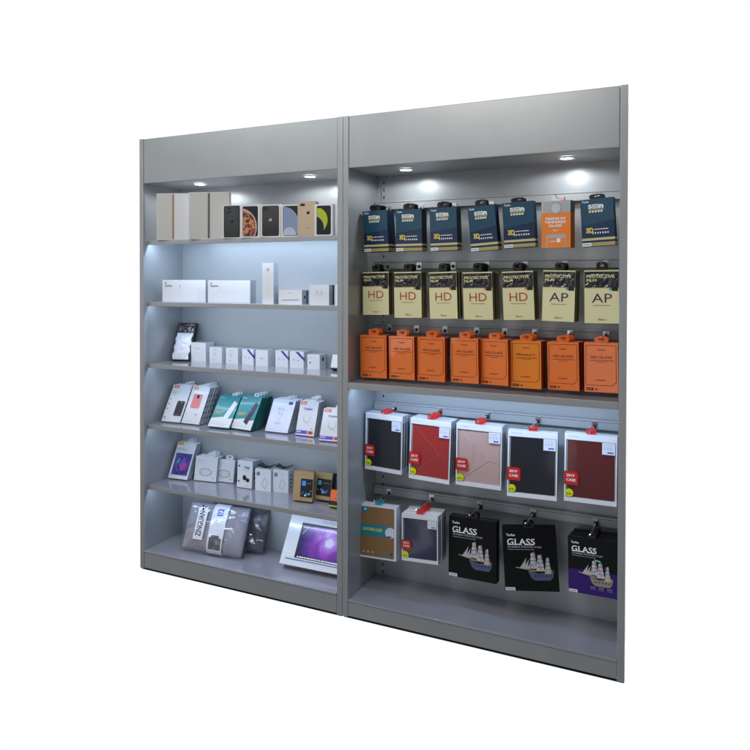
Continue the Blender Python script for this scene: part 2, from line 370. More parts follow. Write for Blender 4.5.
CAM = Matrix(((0.906054, -0.006785, 0.423108, 2.801620), (0.423157, 0.009736, -0.906004, -2.889551), (0.002028, 0.999930, 0.011693, 1.617973), (0, 0, 0, 1)))

# ---------------------------------------------------------------- the two cabinets
def slab(name, parent, b, m, bevel=.0015, **kw):
    mb = MB(); mb.box(*b, m, **kw); return link(name, mb.mesh(name), parent, bevel=bevel)
def weld(v, f):
    ids, nv, mp = {}, [], []
    for p in v:
        k = tuple(round(c, 6) for c in p)
        if k not in ids: ids[k] = len(nv); nv.append(p)
        mp.append(ids[k])
    return nv, [tuple(mp[i] for i in q) for q in f]
def lamp_area(name, loc, rot, sx, sy, power, col, spread=PI):
    l = bpy.data.lights.new(name, 'AREA'); l.shape = 'RECTANGLE'; l.size = sx; l.size_y = sy; l.energy = power; l.color = col; l.spread = spread
    o = bpy.data.objects.new(name, l); C.objects.link(o); o.location = loc; o.rotation_euler = rot; return o
def disc_part(name, parent, x, y, z, r, th, m, n=32):
    mb = MB(); a = [(x + r*math.cos(2*PI*k/n), y + r*math.sin(2*PI*k/n)) for k in range(n)]
    mb.face([(p[0], p[1], z - th) for p in a][::-1], m)
    for k in range(n):
        p, q = a[k], a[(k+1) % n]; mb.face([(p[0], p[1], z), (p[0], p[1], z-th), (q[0], q[1], z-th), (q[0], q[1], z)], m)
    return link(name, mb.mesh(name), parent)
def ring_part(name, parent, x, y, z, r0, r1, th, m, n=32):
    mb = MB(); pr = [(r0, z - th*.3), (r0 + .003, z - th), (r1 - .003, z - th), (r1, z - .0005)]
    for k in range(n):
        for (ra, za), (rb, zb) in zip(pr, pr[1:]):
            a, b = 2*PI*k/n, 2*PI*(k+1)/n
            mb.face([(x+ra*math.cos(a), y+ra*math.sin(a), za), (x+ra*math.cos(b), y+ra*math.sin(b), za), (x+rb*math.cos(b), y+rb*math.sin(b), zb), (x+rb*math.cos(a), y+rb*math.sin(a), zb)], m)
    return link(name, mb.mesh(name), parent)
ZH = 2.152
def cabinet(x0, x1, deck, label):
    r = bpy.data.objects.new('display_cabinet', None); C.objects.link(r); tag(r, label, 'cabinet', 'display cabinets standing side by side')
    for xo, sg in ((x0, 1), (x1, -1)):            # folded steel: a front flange and the side sheet set back behind its inner edge
        mb = MB(); xi = xo + sg * T; xs = xi - sg * .003
        prof = [(xo, .0), (xi, .0), (xi, D + .02), (xs, D + .02), (xs, .012), (xo, .012)]
        if sg < 0: prof = prof[::-1]
        for (ax, ay), (bx_, by) in zip(prof, prof[1:] + prof[:1]): mb.face([(ax, ay, 0), (bx_, by, 0), (bx_, by, H), (ax, ay, H)], 'metal')
        mb.face([(x, y, H) for x, y in prof], 'metal'); mb.face([(x, y, 0) for x, y in prof[::-1]], 'metal')
        mb.v, mb.f = weld(mb.v, mb.f); link('side_panel', mb.mesh('side_panel'), r, bevel=.0015)
    a, b = x0 + T + .0012, x1 - T - .0012
    slab('header_panel', r, (a, .0015, ZH, b, .03, H - .001), 'metal', .003)
    slab('top_panel', r, (a, .0305, H - .02, b, D, H - .002), 'metal')
    slab('ceiling_panel', r, (a, .0305, ZH + .002, b, D, ZH + .012), 'metal_inner')
    slab('back_panel', r, (x0 + T + .0005, D, .002, x1 - T - .0005, D + .015, H - .003), 'metal_inner', 0)
    slab('base_board', r, (a, .001, .006, b, .02, deck - .0125), 'metal', .002)
    slab('deck', r, (a, -.0015, deck - .012, b, D - .0005, deck), 'metal_deck', .003)
    slab('deck_highlight', r, (a, -.0035, deck - .007, b, -.0018, deck + .0005), 'edge_highlight', .0006)  # added pale strip standing in for the highlight along the deck edge
    slab('base_shadow_strip', r, (x0 + .006, .006, -.006, x1 - .002, .011, .004), 'shadow_line', 0)  # black strip drawn in place of the shadow gap under the base
    return r
def downlight(r, x, y):
    ring_part('downlight_ring', r, x, y, ZH + .0018, .027, .041, .006, 'lamp_ring')
    disc_part('downlight_lens', r, x, y, ZH + .001, .0275, .002, 'lamp_glow')
    l = bpy.data.lights.new('downlight', 'SPOT'); l.energy = 2.4; l.spot_size = math.radians(172); l.spot_blend = .2; l.color = (.9, .96, 1); l.shadow_soft_size = .025
    o = bpy.data.objects.new('downlight', l); C.objects.link(o); o.location = (x, y, ZH - .012)
SH = (1.836, 1.494, 1.147, .805, .462)
left = cabinet(0, W - .0006, .104, 'left grey metal cabinet with five open shelves of white boxes')
right = cabinet(W + .0006, 2 * W, .086, 'right grey metal cabinet with orange, yellow and blue packs hanging on rails')
LED = {1.836: 3.6, 1.494: 1.7, 1.147: 1.2, .805: 1.1, .462: 1.3}
for z in SH:
    x0, x1 = T + .002, W - T - .0026
    s = slab('shelf', left, (x0, .03, z - .006, x1, D - .001, z), 'metal_deck', .001)
    mb = MB(); mb.box(x0, .0285, z - .024, x1, .0345, z - .0003, 'metal')
    link('shelf_lip', mb.mesh('shelf_lip'), s, bevel=.0015)
    mb = MB(); mb.box(x0 + .01, .0365, z - .0085, x1 - .01, .0455, z - .0064, 'led_glow'); link('led_strip', mb.mesh('led_strip'), s)
    for xb in (x0, x1 - .003):                       # slanted steel bracket at each end
        mb = MB(); q = [(.06, z - .0065), (D - .002, z - .0065), (D - .002, z - .05)]
        for xx, fl in ((xb, 1), (xb + .003, 0)):
            f = [(xx, y, zz) for y, zz in q]; mb.face(f[::-1] if not fl else f, 'metal_inner')
        for (ya, za), (yb, zb) in zip(q, q[1:] + q[:1]): mb.face([(xb, ya, za), (xb + .003, ya, za), (xb + .003, yb, zb), (xb, yb, zb)], 'metal_inner')
        link('bracket', mb.mesh('bracket'), s)
    lamp_area('shelf_led', ((x0 + x1) / 2, .0405, z - .0095), (math.radians(20), 0, 0), 1.17, .006, LED[z], (.62, .79, 1))
for x in (.302, 1.011): downlight(left, x, .15)
# right unit: one shelf, hook rails, slotted strips
xa, xb = W + T + .003, 2 * W - T - .0015
s = slab('shelf', right, (xa, -.001, 1.122, xb, D - .001, 1.129), 'metal_deck', .001)
mb = MB(); mb.box(xa, -.002, 1.098, xb, .005, 1.1287, 'metal'); mb.box(xa, .005, 1.098, xb, .02, 1.101, 'metal'); link('shelf_lip', mb.mesh('shelf_lip'), s, bevel=.0015)
mb = MB(); mb.box(xa + .02, .024, 1.107, xb - .02, .038, 1.1215, 'led_glow'); link('led_strip', mb.mesh('led_strip'), s)
lamp_area('shelf_led', ((xa + xb) / 2, .034, 1.103), (math.radians(18), 0, 0), 1.16, .012, 2.6, (.56, .75, 1))
for x in (1.543, 2.3): downlight(right, x, .155)
for x in (xa + .03, xb - .026): slab('slotted_strip', right, (x, D - .006, .1, x + .025, D - .0005, ZH - .002), 'slotted', 0)
RAILZ = dict(B=2.0, F=1.697, O=1.375, C=.972, G=.538)
def hook(rail, x, z, y1, tip=True):
    mb = MB(); y0 = D - .03
    mb.box(x - .013, y0 - .004, z - .017, x + .013, y0 - .0012, z + .017, 'chrome'); mb.box(x - .013, y0 - .004, z + .017, x + .013, D - .012, z + .0195, 'chrome')
    mb.box(x - .007, y0 - .0055, z - .01, x + .007, y0 - .004, z + .006, 'black_plastic')
    mb.tube([(x, y0 - .003, z), (x, y1 + .008, z), (x, y1, z + .003), (x, y1 - .006, z + .011)], .0026, 'chrome')
    return link('hook', mb.mesh('hook'), rail)
rails = {}
for k, z in RAILZ.items():
    mb = MB(); mb.box(xa + .001, D - .03, z - .021, xb - .001, D - .008, z + .021, 'metal_inner'); mb.box(xa + .001, D - .0315, z + .012, xb - .001, D - .0302, z + .0135, 'seam')
    rails[k] = link('hook_rail', mb.mesh('hook_rail'), right, bevel=.0015)

# ---------------------------------------------------------------- artwork of the packages
def carton(w, h, t, m, side=None, top=None):
    mb = MB(); mb.box(-w/2, 0, 0, w/2, t, h, m, side=side or m, top=top or m); return mb, Art(mb, w, h)
def side_rect(mb, w, y0, z0, y1, z1, m, e=.0005):
    x = w / 2 + e; mb.face([(x, y0, z0), (x, y1, z0), (x, y1, z1), (x, y0, z1)], m)

def navy_box(w, h, t):
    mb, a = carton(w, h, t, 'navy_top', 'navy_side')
    a.poly([(0, 1), (1, 1), (1, .46), (0, .56)], 'navy_low')
    a.text('Turbo', .06, .03, .27, .075, 'white_ink', bold=.02)
    a.text('S', .24, .115, .36, .205, 'white_ink', bold=.05); a.rect(.365, .115, .565, .205, 'white_ink', 2); a.text('SCREEN', .385, .13, .545, .165, 'navy_top', bold=.01); a.dashes(.385, .178, .545, .192, 6, 'navy_top'); a.text('n', .57, .125, .71, .205, 'white_ink', bold=.06)
    a.rect(.25, .222, .71, .236, 'gold_text', 2); a.dashes(.26, .25, .7, .285, 5, 'white_ink')
    a.text('3D', .14, .6, .37, .715, 'gold_text', bold=.06)
    a.dashes(.4, .632, .82, .65, 12, 'white_ink', fill=.9); a.dashes(.33, .7, .86, .735, 7, 'white_ink', fill=.55, seed=3)
    a.rect(0, .82, 1, .87, 'gold_stripe', 2); a.rect(0, .915, 1, .99, 'gold_tan', 2); a.rect(.0, .915, .28, .99, 'white_ink', 3); a.dashes(.03, .94, .25, .965, 5, 'grey_print', 4)
    side_rect(mb, w, 0, h*.13, t, h*.18, 'gold_stripe'); side_rect(mb, w, 0, h*.01, t, h*.085, 'gold_tan')
    return mb.mesh('carton')
def orange_tempered(w, h, t):
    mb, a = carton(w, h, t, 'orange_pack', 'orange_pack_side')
    a.rect(0, 0, 1, .25, 'grey_pack'); a.disc(.5, .155, .022, 'grey_ring', 2); a.ring(.5, .155, .024, .003, 'grey_print', 3); a.rect(0.03, .02, .07, .24, 'grey_ring', 2)
    a.text('PREMIUM', .15, .35, .82, .405, 'white_ink', bold=.03); a.text('TEMPERED', .12, .425, .85, .48, 'white_ink', bold=.03); a.text('GLASS', .26, .5, .71, .555, 'white_ink', bold=.03)
    a.text('9H', .41, .615, .57, .645, 'white_ink', bold=.03)
    a.rrect(.17, .71, .85, 1.0, .012, 'grey_pack', 2, '1100'); a.rect(.21, .79, .81, 1, 'orange_pack', 3); a.text('0.3MM', .28, .845, .5, .875, 'white_ink', 4, .02)
    a.rect(.54, .8, .66, .88, 'white_ink', 4)
    side_rect(mb, w, 0, h*.75, t, h, 'grey_dark')
    return mb.mesh('carton')
def film_pack(word):
    def f(w, h, t):
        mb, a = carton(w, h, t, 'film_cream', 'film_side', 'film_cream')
        # wrinkled dark plastic window: a fine grid pushed in and out
        nx, nz = 14, 7; vs = {}
        for i in range(nx + 1):
            for j in range(nz + 1):
                x, z = a.p(.01 + .98 * i / nx, .025 + .3 * j / nz); d = 0 if i in (0, nx) or j in (0, nz) else .008 * noise.noise(Vector((x * 60 + len(word), z * 60 + w * 90, h * 50)))
                vs[i, j] = (x, -.0035 + max(-.0008, min(d, .003)), z)
        for i in range(nx):
            for j in range(nz): mb.face([vs[i, j+1], vs[i+1, j+1], vs[i+1, j], vs[i, j]], 'film_black')
        a.text('PROTECTIVE', .07, .085, .88, .145, 'cream_ink', 13, .03); a.text('FILM', .07, .165, .36, .215, 'cream_ink', 13, .03)
        a.rect(.73, .33, .8, .375, 'teal_dot' if word == 'AP' else 'orange_dot', 3); a.rect(.8, .325, .97, .39, 'black_print', 4)
        ink = 'ink_plum' if word == 'AP' else 'ink_rust'
        a.text(word, .22, .44, .8, .61, ink, 3, -.005); a.dashes(.26, .655, .75, .668, 14, 'gold_tan', fill=.9)
        a.text('film', .4, .91, .62, .945, ink, 3)
        side_rect(mb, w, 0, h * .68, t, h * .97, 'film_dark_side')
        return mb.mesh('carton')
    return f
def orange_box(word, vivid=False):
    def f(w, h, t):
        m = 'orange_card_vivid' if vivid else 'orange_card'
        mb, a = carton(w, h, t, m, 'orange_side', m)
        a.outline([(.06, .05), (.94, .05), (.94, .79), (.82, .86), (.04, .86)], .0018, 'orange_line')
        a.text('Turbo', .38, .125, .62, .155, 'orange_ink', 3, .01)
        a.text(word, .2, .265, .82, .315, 'orange_ink', 3, 0); a.dashes(.16, .35, .88, .362, 13, 'orange_line', fill=.9); a.dashes(.36, .385, .68, .395, 7, 'orange_line', fill=.8)
        a.dashes(.34, .745, .64, .765, 7, 'orange_line')
        a.rect(.06, .915, .27, .965, 'brown_label', 2); a.dashes(.09, .93, .24, .95, 4, m, 3); a.dashes(.32, .925, .4, .955, 2, 'orange_line', 3)
        return mb.mesh('carton')
    return f
def case_box(case, fold, folds=True):
    def f(w, h, t):
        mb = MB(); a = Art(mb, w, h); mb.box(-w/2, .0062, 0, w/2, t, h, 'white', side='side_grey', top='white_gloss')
        def bar(u0, v0, u1, v1): (x0_, z1_), (x1_, z0_) = a.p(u0, v0), a.p(u1, v1); mb.box(x0_, 0, z0_, x1_, .006, z1_, 'white', side='side_grey', top='white_gloss')
        bar(0, 0, 1, .095); bar(0, .938, 1, 1); bar(0, .0955, .028, .9375); bar(.978, .0955, 1, .9375)
        a.rect(.03, .096, .977, .937, 'side_grey', -12); a.rrect(.055, .105, .955, .93, .006, case, -10)
        a.rect(.029, .096, .977, .937, 'clear_window', -1)
        if folds:
            for q in (((.12, .13), (.72, .55)), ((.72, .55), (.945, .585)), ((.72, .55), (.12, .9)), ((.37, .29), (.37, .62))):
                a.line(*q[0], *q[1], .0022 if q[0][0] != .37 else .0012, fold, -8)
                a.line(q[0][0] + .006, q[0][1] + .008, q[1][0] + .006, q[1][1] + .008, .0018, 'case_pink_dark' if case == 'case_pink' else 'case_red_dark' if case == 'case_red' else 'black_print', -9)
        else:
            a.line(.3, .12, .3, .91, .0014, fold, -8); a.line(.36, .87, .9, .89, .0014, fold, -8)
        a.dashes(.08, .035, .3, .048, 7, 'grey_light')
        a.rect(.72, .1, .965, .27, 'lavender', 3); a.dashes(.75, .125, .93, .14, 5, 'grey_light', 4); a.dashes(.75, .16, .93, .2, 3, 'grey_light', 4, fill=.6); a.dashes(.82, .228, .93, .25, 2, 'ink_blue', 4, .9)
        a.rrect(.0, .56, .27, .755, .014, 'tag_red', 3, '1000'); a.text('2019', .04, .6, .2, .64, 'white_ink', 4, .02); a.text('CASE', .04, .665, .22, .705, 'white_ink', 4, .02)
        a.disc(.1, .875, .0175, 'tag_yellow', 3, clip=(0, .7, 1, .93)); a.dashes(.045, .875, .155, .9, 4, 'tag_ink', 4)
        side_rect(mb, w, t * .25, h * .1, t * .75, h * .88, 'grey_dark' if case != 'case_red' else 'case_red_dark')
        return mb.mesh('carton')
    return f
def kraft_case(w, h, t):
    mb, a = carton(w, h, t, 'white', 'lavender', 'white_gloss')
    a.rect(.02, .04, .94, .965, 'kraft'); a.rect(.02, .37, .94, .58, 'band_teal', 2)
    a.text('LEATHER CASE', .09, .43, .62, .49, 'kraft_yellow', 4, .03)
    a.disc(.84, .49, .026, 'lavender', 4, sx=1.05, clip=(0, 0, .94, 1)); a.rect(.76, .55, .87, .58, 'ink_navy', 5); a.dashes(.74, .43, .92, .44, 4, 'grey_light', 5)
    a.rrect(.08, .05, .235, .16, .006, 'band_teal', 2); a.disc(.155, .09, .006, 'lavender', 3)
    for u in (.12, .24, .36): a.ring(u, .885, .004, .0016, 'white_ink', 3)
    a.line(.55, .965, .64, .87, .006, 'band_teal'); a.line(.64, .87, .82, .87, .006, 'band_teal'); a.line(.74, .87, .69, .955, .006, 'band_teal'); a.rect(.8, .93, .9, .965, 'band_teal', 2); a.disc(.87, .88, .006, 'orange_side', 3)
    return mb.mesh('carton')
def ship(a, hull, u0=.22, v0=.36, u1=.92, v1=.84):
    def q(x, y): return (u0 + x * (u1 - u0), v0 + y * (v1 - v0))
    a.poly([q(.32, .68), q(.62, .75), q(1, .66), q(.97, .86), q(.9, .97), q(.5, .98), q(.4, .9)], hull, 3)
    a.line(*q(0, .55), *q(.5, .66), .0035, 'mast_tan', 4); a.line(*q(.34, .68), *q(.98, .65), .0022, 'mast_tan', 4)
    for x, top in ((.5, .02), (.68, .1), (.86, .2)): a.line(*q(x, .7), *q(x, top), .002, 'mast_tan', 4)
    rnd = random.Random(5)
    for x, top, wd in ((.46, .06, .16), (.64, .13, .16), (.84, .22, .12)):
        for j in range(4):
            y0 = top + j * .135; s_ = wd * (.55 + .17 * j)
            a.poly([q(x - s_*.5, y0 + .01), q(x + s_*.55, y0), q(x + s_*.75, y0 + .11), q(x + s_*.1, y0 + .125), q(x - s_*.62, y0 + .12)], 'sail_pale', 5)
            for k in range(2):
                xx = x + s_ * rnd.uniform(-.4, .5); a.line(*q(xx, y0 + .01), *q(xx + .01, y0 + .11), .0016, 'sail_dark', 6)
    for j in range(3): a.poly([q(.1 + .09*j, .57 + .01*j), q(.3 + .06*j, .22 + .06*j), q(.22 + .08*j, .6)], 'sail_pale', 5); a.line(*q(.12+.09*j, .55), *q(.29+.06*j, .26+.06*j), .0012, 'sail_dark', 6)
    for x in (.48, .58, .68, .78, .88): a.rect(*q(x, .8), *q(x + .035, .85), 'black_print', 5)
    a.dashes(*q(.7, .62), *q(.95, .655), 5, 'gold_text', 6)
def glass_pack(low, hull, extra=False):
    def f(w, h, t):
        mb, a = carton(w, h, t, 'glass_black', 'glass_black', 'glass_side')
        a.rect(0, .58, 1, 1, low, 1)
        a.text('Turbo', .07, .085, .235, .125, 'white_ink', 4, .02); a.text('GLASS', .08, .165, .6, .265, 'white_ink', 4, .012)
        for u in (.085, .19, .29, .4, .5): a.rect(u, .257, u + .07, .267, 'white_ink', 5)      # serifs of the lettering
        a.text('SCREEN PROTECTOR', .09, .285, .72, .312, 'sail_pale', 4, .0); a.dashes(.09, .335, .58, .345, 16, 'grey_print', fill=.8)
        ship(a, hull)
        if extra:
            a.poly([(.55, .36), (.68, .38), (.68, .41), (.58, .39)], 'flag_green', 7)
            for u in (.46, .63, .8): a.dashes(u, .85, u + .11, .865, 3, 'grey_print'); a.dashes(u, .885, u + .11, .895, 3, 'grey_print')
        a.rect(.01, .945, .19, .995, 'lavender', 4); a.dashes(.03, .96, .17, .98, 5, 'grey_print', 5)
        return mb.mesh('carton')
    return f

ROW = {'first': 1, 'second': 2, 'third': 3, 'fourth': 4, 'fifth': 5, 'sixth': 6, 'seventh': 7, 'eighth': 8}
ORD = [None] + list(ROW)
def hang(key, kind, row, fn, t, n, tabm, front_label, back_desc, cat, group, hz, tw=.046, jit=.02, tabth=.0015):
    P_ = P[key]; w, h = P_[6:8]; me = fn(w, h, t)
    dz = 0
    th = hz + .012 - (P_[2] + h)              # the tab reaches just above the hook
    th = max(th, .022)
    if row in 'CG': th = min(th, .024)
    tm = tab_mesh(tw, th, tabm, tabth, base=h - .002, y=min(t * .5, .006))
    c0 = pose(P_) @ Vector((0, t * .5, h))
    hook(rails[row], c0.x, hz, P_[1] - .02 if row in 'CG' else P_[1] - .012)
    no = int(key[1])
    for k in range(n):
        M = pose(P_, 0, k, t + .0015, jit if k else 0)
        lab = front_label if k == 0 else '%s, %s from front, on %s hook' % (back_desc, ORD[k + 1], ORD[no])
        thing(kind, [('carton', me), ('hang_tab', tm)], M, lab, cat, group)

pos = ORD
nb = {1: 4, 2: 3, 3: 3, 4: 2, 5: 3, 7: 2}
for i, n in nb.items():
    where = {1: 'leftmost in the top row, against the side panel', 2: 'second from the left in top row', 3: 'third from the left in top row', 4: 'fourth from the left in top row, twisted on its hook', 5: 'just left of the orange box in top row', 7: 'at the far right of top row beside orange box'}[i]
    hang('B%d' % i, 'glass_box', 'B', navy_box, .0155, n, 'black_plastic', 'navy box with gold stripes, ' + where, 'navy box with gold stripes', 'box', 'navy tempered glass boxes in the top row', 1.975, tw=.062)
hang('B6', 'tempered_glass_box', 'B', orange_tempered, .015, 3, 'tab_clear', 'orange and grey tempered glass box hanging in the top row of navy boxes', 'orange and grey tempered glass box', 'box', 'orange and grey boxes in the top row', 1.98, tw=.04)
nf = {1: 4, 2: 5, 3: 4, 4: 7, 5: 6, 6: 6, 7: 4}
fl = ['leftmost of the pale yellow HD film packs', 'HD film pack second from the left in the yellow row', 'HD film pack third from the left in the yellow row', 'HD film pack in the middle of the yellow row', 'rightmost pale yellow HD film pack, left of the AP packs', 'pale yellow AP film pack beside the HD packs', 'rightmost pale yellow AP film pack']
for i, n in nf.items():
    hang('F%d' % i, 'film_pack', 'F', film_pack('AP' if i > 5 else 'HD'), .0135, n, 'black_plastic', fl[i-1], 'yellow and black film pack', 'film pack', 'screen film packs in the second row', 1.688, tw=.042)
no_ = {1: 3, 2: 2, 3: 3, 4: 3, 5: 3, 6: 4, 7: 4, 8: 3}
ol = {6: 'brightest orange box in the third row, lettered PRIVACY', 7: 'orange box right of the brighter PRIVACY box', 8: 'rightmost orange box just above the shelf', 5: 'orange box left of the brighter PRIVACY box', 1: 'leftmost orange box just above the shelf', 2: 'orange box second from the left above the shelf', 3: 'orange box third from the left above the shelf', 4: 'orange box fourth from the left above the shelf'}
for i, n in no_.items():
    hang('O%d' % i, 'privacy_glass_box', 'O', orange_box('PRIVACY' if i == 6 else 'HD-GLASS', i == 6), .019, n, 'tab_orange', ol[i], 'orange box with dark lettering', 'box', 'orange glass boxes in the third row', 1.372, tw=.056, jit=.015, tabth=.004)
cases = {1: ('case_black', 'fold_dark', False, 3, 'black tablet case box at the left end of fourth row'), 2: ('case_red', 'fold_red', True, 4, 'bright red folding tablet case in a white framed box'),
         3: ('case_pink', 'fold_pink', True, 3, 'pale pink folding tablet case in a white framed box'), 4: ('case_black', 'fold_dark', False, 2, 'black tablet case box between pink and dark red ones'), 5: ('case_wine', 'fold_wine', False, 2, 'dark wine red tablet case at the right end')}
for i, (cm, fm, fo, n, lab) in cases.items():
    hang('C%d' % i, 'tablet_case_box', 'C', case_box(cm, fm, fo), .024, n, 'tab_red', lab, 'white framed tablet case box', 'tablet case', 'boxed tablet cases in the fourth row', .967, tw=.04, jit=.012, tabth=.002)
hang('G1', 'tablet_case_box', 'G', kraft_case, .024, 2, 'tab_blue', 'brown tablet case box with a teal band and yellow lettering', 'brown and teal tablet case box', 'tablet case', 'brown tablet case boxes in the bottom row', .532, tw=.038, tabth=.002)
hang('G2', 'tablet_case_box', 'G', case_box('case_navy', 'fold_navy', False), .024, 5, 'tab_red', 'dark blue tablet case box right of the brown one', 'white framed dark blue case box', 'tablet case', 'dark blue tablet case boxes in the bottom row', .532, tw=.038, tabth=.002)
hang('G3', 'glass_pack', 'G', glass_pack('glass_green', 'hull_blue'), .014, 3, 'black_plastic', 'black GLASS pack with a sailing ship, leftmost of three', 'black GLASS pack', 'glass pack', 'black ship packs in the bottom row', .532, tw=.05)
hang('G4', 'glass_pack', 'G', glass_pack('glass_green', 'hull_blue'), .014, 4, 'black_plastic', 'black GLASS pack with a sailing ship, middle of three', 'black GLASS pack', 'glass pack', 'black ship packs in the bottom row', .532, tw=.05)
hang('G5', 'glass_pack', 'G', glass_pack('glass_purple', 'hull_tan', True), .023, 5, 'black_plastic', 'black and purple GLASS pack with a sailing ship', 'black and purple GLASS pack', 'glass pack', 'purple ship packs in the bottom row', .532, tw=.03)

# ---------------------------------------------------------------- left unit, top shelf
def shelf_thing(key, kind, fn, t, label, cat, group=None, tab=None, n=1, back=None, jit=.0, **kw):
    P_ = P[key]; w, h = P_[6:8]; mb = fn(w, h, t); parts = [('carton' if tab else kind, mb)]
    if tab: parts.append(('hang_tab', tab_mesh(tab[0], tab[1], tab[2], .0015, base=h - .002, y=t * .6, x=tab[3] if len(tab) > 3 else 0)))
    for k in range(n):
        lab = label if k == 0 else '%s, %s from the front of its stack' % (back, ORD[k + 1])
        thing(kind, parts, pose(P_, 0, k, t + .0015, jit if k else 0), lab, cat, group)
def tablet_box(edge, col, right_col):
    def f(w, h, t):
        mb, a = carton(w, h, t, 'white_gloss'); a.rect(.02, .015, .98, .985, col, 1); 
        a.rect(.535, .015, .975, .985, right_col, 2); a.rrect(.478, .02, .53, .98, .003, edge, 3)
        return mb.mesh('tablet_box')
    return f
shelf_thing('tab1', 'tablet_box', tablet_box('gold_edge', 'paper_grey', 'white_gloss'), .045, 'large white tablet box with a gold edge line down its front', 'box', 'tablet boxes on the top shelf')  # right half lighter: light reflected on it, put into the colour
shelf_thing('tab2', 'tablet_box', tablet_box('slate_edge', 'paper_grey', 'paper_grey'), .045, 'large pale tablet box with a dark grey edge line', 'box', 'tablet boxes on the top shelf')
def apple_blob(a, u, v, r, m):
    a.disc(u - .02, v, r, m, 6, n=14); a.disc(u + .02, v, r, m, 6, n=14); a.disc(u + .03, v - .045, r * .4, m, 6, n=10)
def phone_box(art, frame='white_gloss'):
    def f(w, h, t):
        mb, a = carton(w, h, t, frame); art(a); return mb.mesh('phone_box')
    return f
def art_green(a): a.rrect(.06, .02, .95, .975, .008, 'black_print'); a.rrect(.1, .04, .9, .955, .007, 'phone_green', 2); a.rrect(.14, .07, .42, .24, .006, 'black_print', 3); [a.disc(u, v, .006, 'grey_dark', 4, n=12) for u, v in ((.22, .11), (.22, .19), (.34, .15))]; apple_blob(a, .52, .5, .005, 'black_print')
def art_nebula(a): a.rrect(.1, .055, .9, .96, .009, 'black_print'); a.disc(-.05, .68, .098, 'planet_rim', 2, clip=(.12, .07, .88, .95)); a.disc(-.08, .69, .095, 'nebula', 3, clip=(.12, .07, .88, .95))
def art_black(a): a.rrect(.08, .04, .92, .965, .01, 'phone_black'); a.rrect(.13, .07, .38, .2, .006, 'charcoal', 2); apple_blob(a, .5, .48, .006, 'grey_light'); a.poly([(.1, .86), (.9, .9), (.9, .95), (.12, .95)], 'charcoal', 2)
def art_planet(a): a.rrect(.1, .045, .95, .965, .009, 'black_print'); a.disc(.0, .66, .1, 'planet_blue', 2, clip=(.12, .06, .93, .95)); a.disc(.45, .92, .035, 'planet_pale', 3, clip=(.12, .06, .93, .95)); a.ring(.0, .66, .1, .002, 'planet_pale', 4, a0=-5, a1=62)
def art_gold(a): a.rect(.02, .01, .98, .99, 'phone_gold'); a.rrect(.15, .06, .42, .13, .004, 'black_print', 3); apple_blob(a, .6, .33, .006, 'black_print'); a.dashes(.5, .76, .68, .775, 3, 'kraft', 3)
def art_lime(a): 
    a.rrect(.11, .05, .9, .965, .009, 'black_print'); a.disc(.02, .53, .066, 'leaf_pale', 2, clip=(.13, .07, .88, .92)); a.disc(.06, .5, .064, 'leaf_lime', 3, clip=(.13, .13, .88, .85)); a.disc(-.1, .74, .06, 'black_print', 4, clip=(.12, .3, .88, .95)); a.ring(-.1, .74, .061, .003, 'leaf_pale', 5, a0=10, a1=70)
for key, art, lab, fr, t in (('P1', art_green, 'phone box showing a dark green phone back', 'white_gloss', .04), ('P2', art_nebula, 'phone box with a glowing orange and purple planet picture', 'white_gloss', .04), ('P3', art_black, 'phone box with an all black phone back', 'offwhite', .04),
                         ('P4', art_planet, 'phone box with a pale blue planet picture', 'offwhite', .04), ('P5', art_gold, 'plain gold phone box, taller than its neighbours', 'phone_gold', .045), ('P6', art_lime, 'phone box with a lime green crescent picture', 'white_gloss', .035)):
    shelf_thing(key, 'phone_box', phone_box(art, fr), t, lab, 'phone box', 'phone boxes on the top shelf')
# second shelf
def wide_box(kind):
    def f(w, h, t):
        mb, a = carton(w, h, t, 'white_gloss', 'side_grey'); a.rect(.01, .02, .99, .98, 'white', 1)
        a.disc(.08, .14, .004, 'grey_dark', 3, n=12); a.text('MagSafe' if kind else 'EarPods', .07, .22, .23 + .03 * kind, .31, 'grey_dark', 3, .01)
        if kind: a.line(.05, .9, .3, .5, .001, 'grey_light'); a.line(.3, .5, .62, .62, .001, 'grey_light'); a.line(.62, .62, .95, .12, .001, 'grey_light'); a.line(.3, .5, .34, .25, .001, 'grey_light')
        else: a.line(.42, .3, .42, .95, .0012, 'grey_light'); a.disc(.42, .28, .007, 'grey_light', 3, sx=.7, n=14); a.line(.86, .3, .86, .95, .001, 'grey_light'); a.line(.86, .6, .96, .6, .001, 'grey_light')
        return mb.mesh('accessory_box')
    return f
shelf_thing('W1', 'accessory_box', wide_box(0), .07, 'wide white box at the left end of the second shelf', 'box', 'white boxes on the second shelf')
shelf_thing('W2', 'accessory_box', wide_box(1), .07, 'wide white box with thin curved lines, second from left', 'box', 'white boxes on the second shelf')
def tall_box(w, h, t):
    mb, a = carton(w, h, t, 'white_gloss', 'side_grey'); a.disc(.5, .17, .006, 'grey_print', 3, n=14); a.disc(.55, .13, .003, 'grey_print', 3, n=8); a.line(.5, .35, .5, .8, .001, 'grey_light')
    for k in range(4): side_rect(mb, w, t*.3, h*(.2+.17*k), t*.7, h*(.24+.17*k), 'grey_print')
    return mb.mesh('accessory_box')
shelf_thing('T', 'accessory_box', tall_box, .045, 'tall narrow white box standing on the second shelf', 'box', 'white boxes on the second shelf')
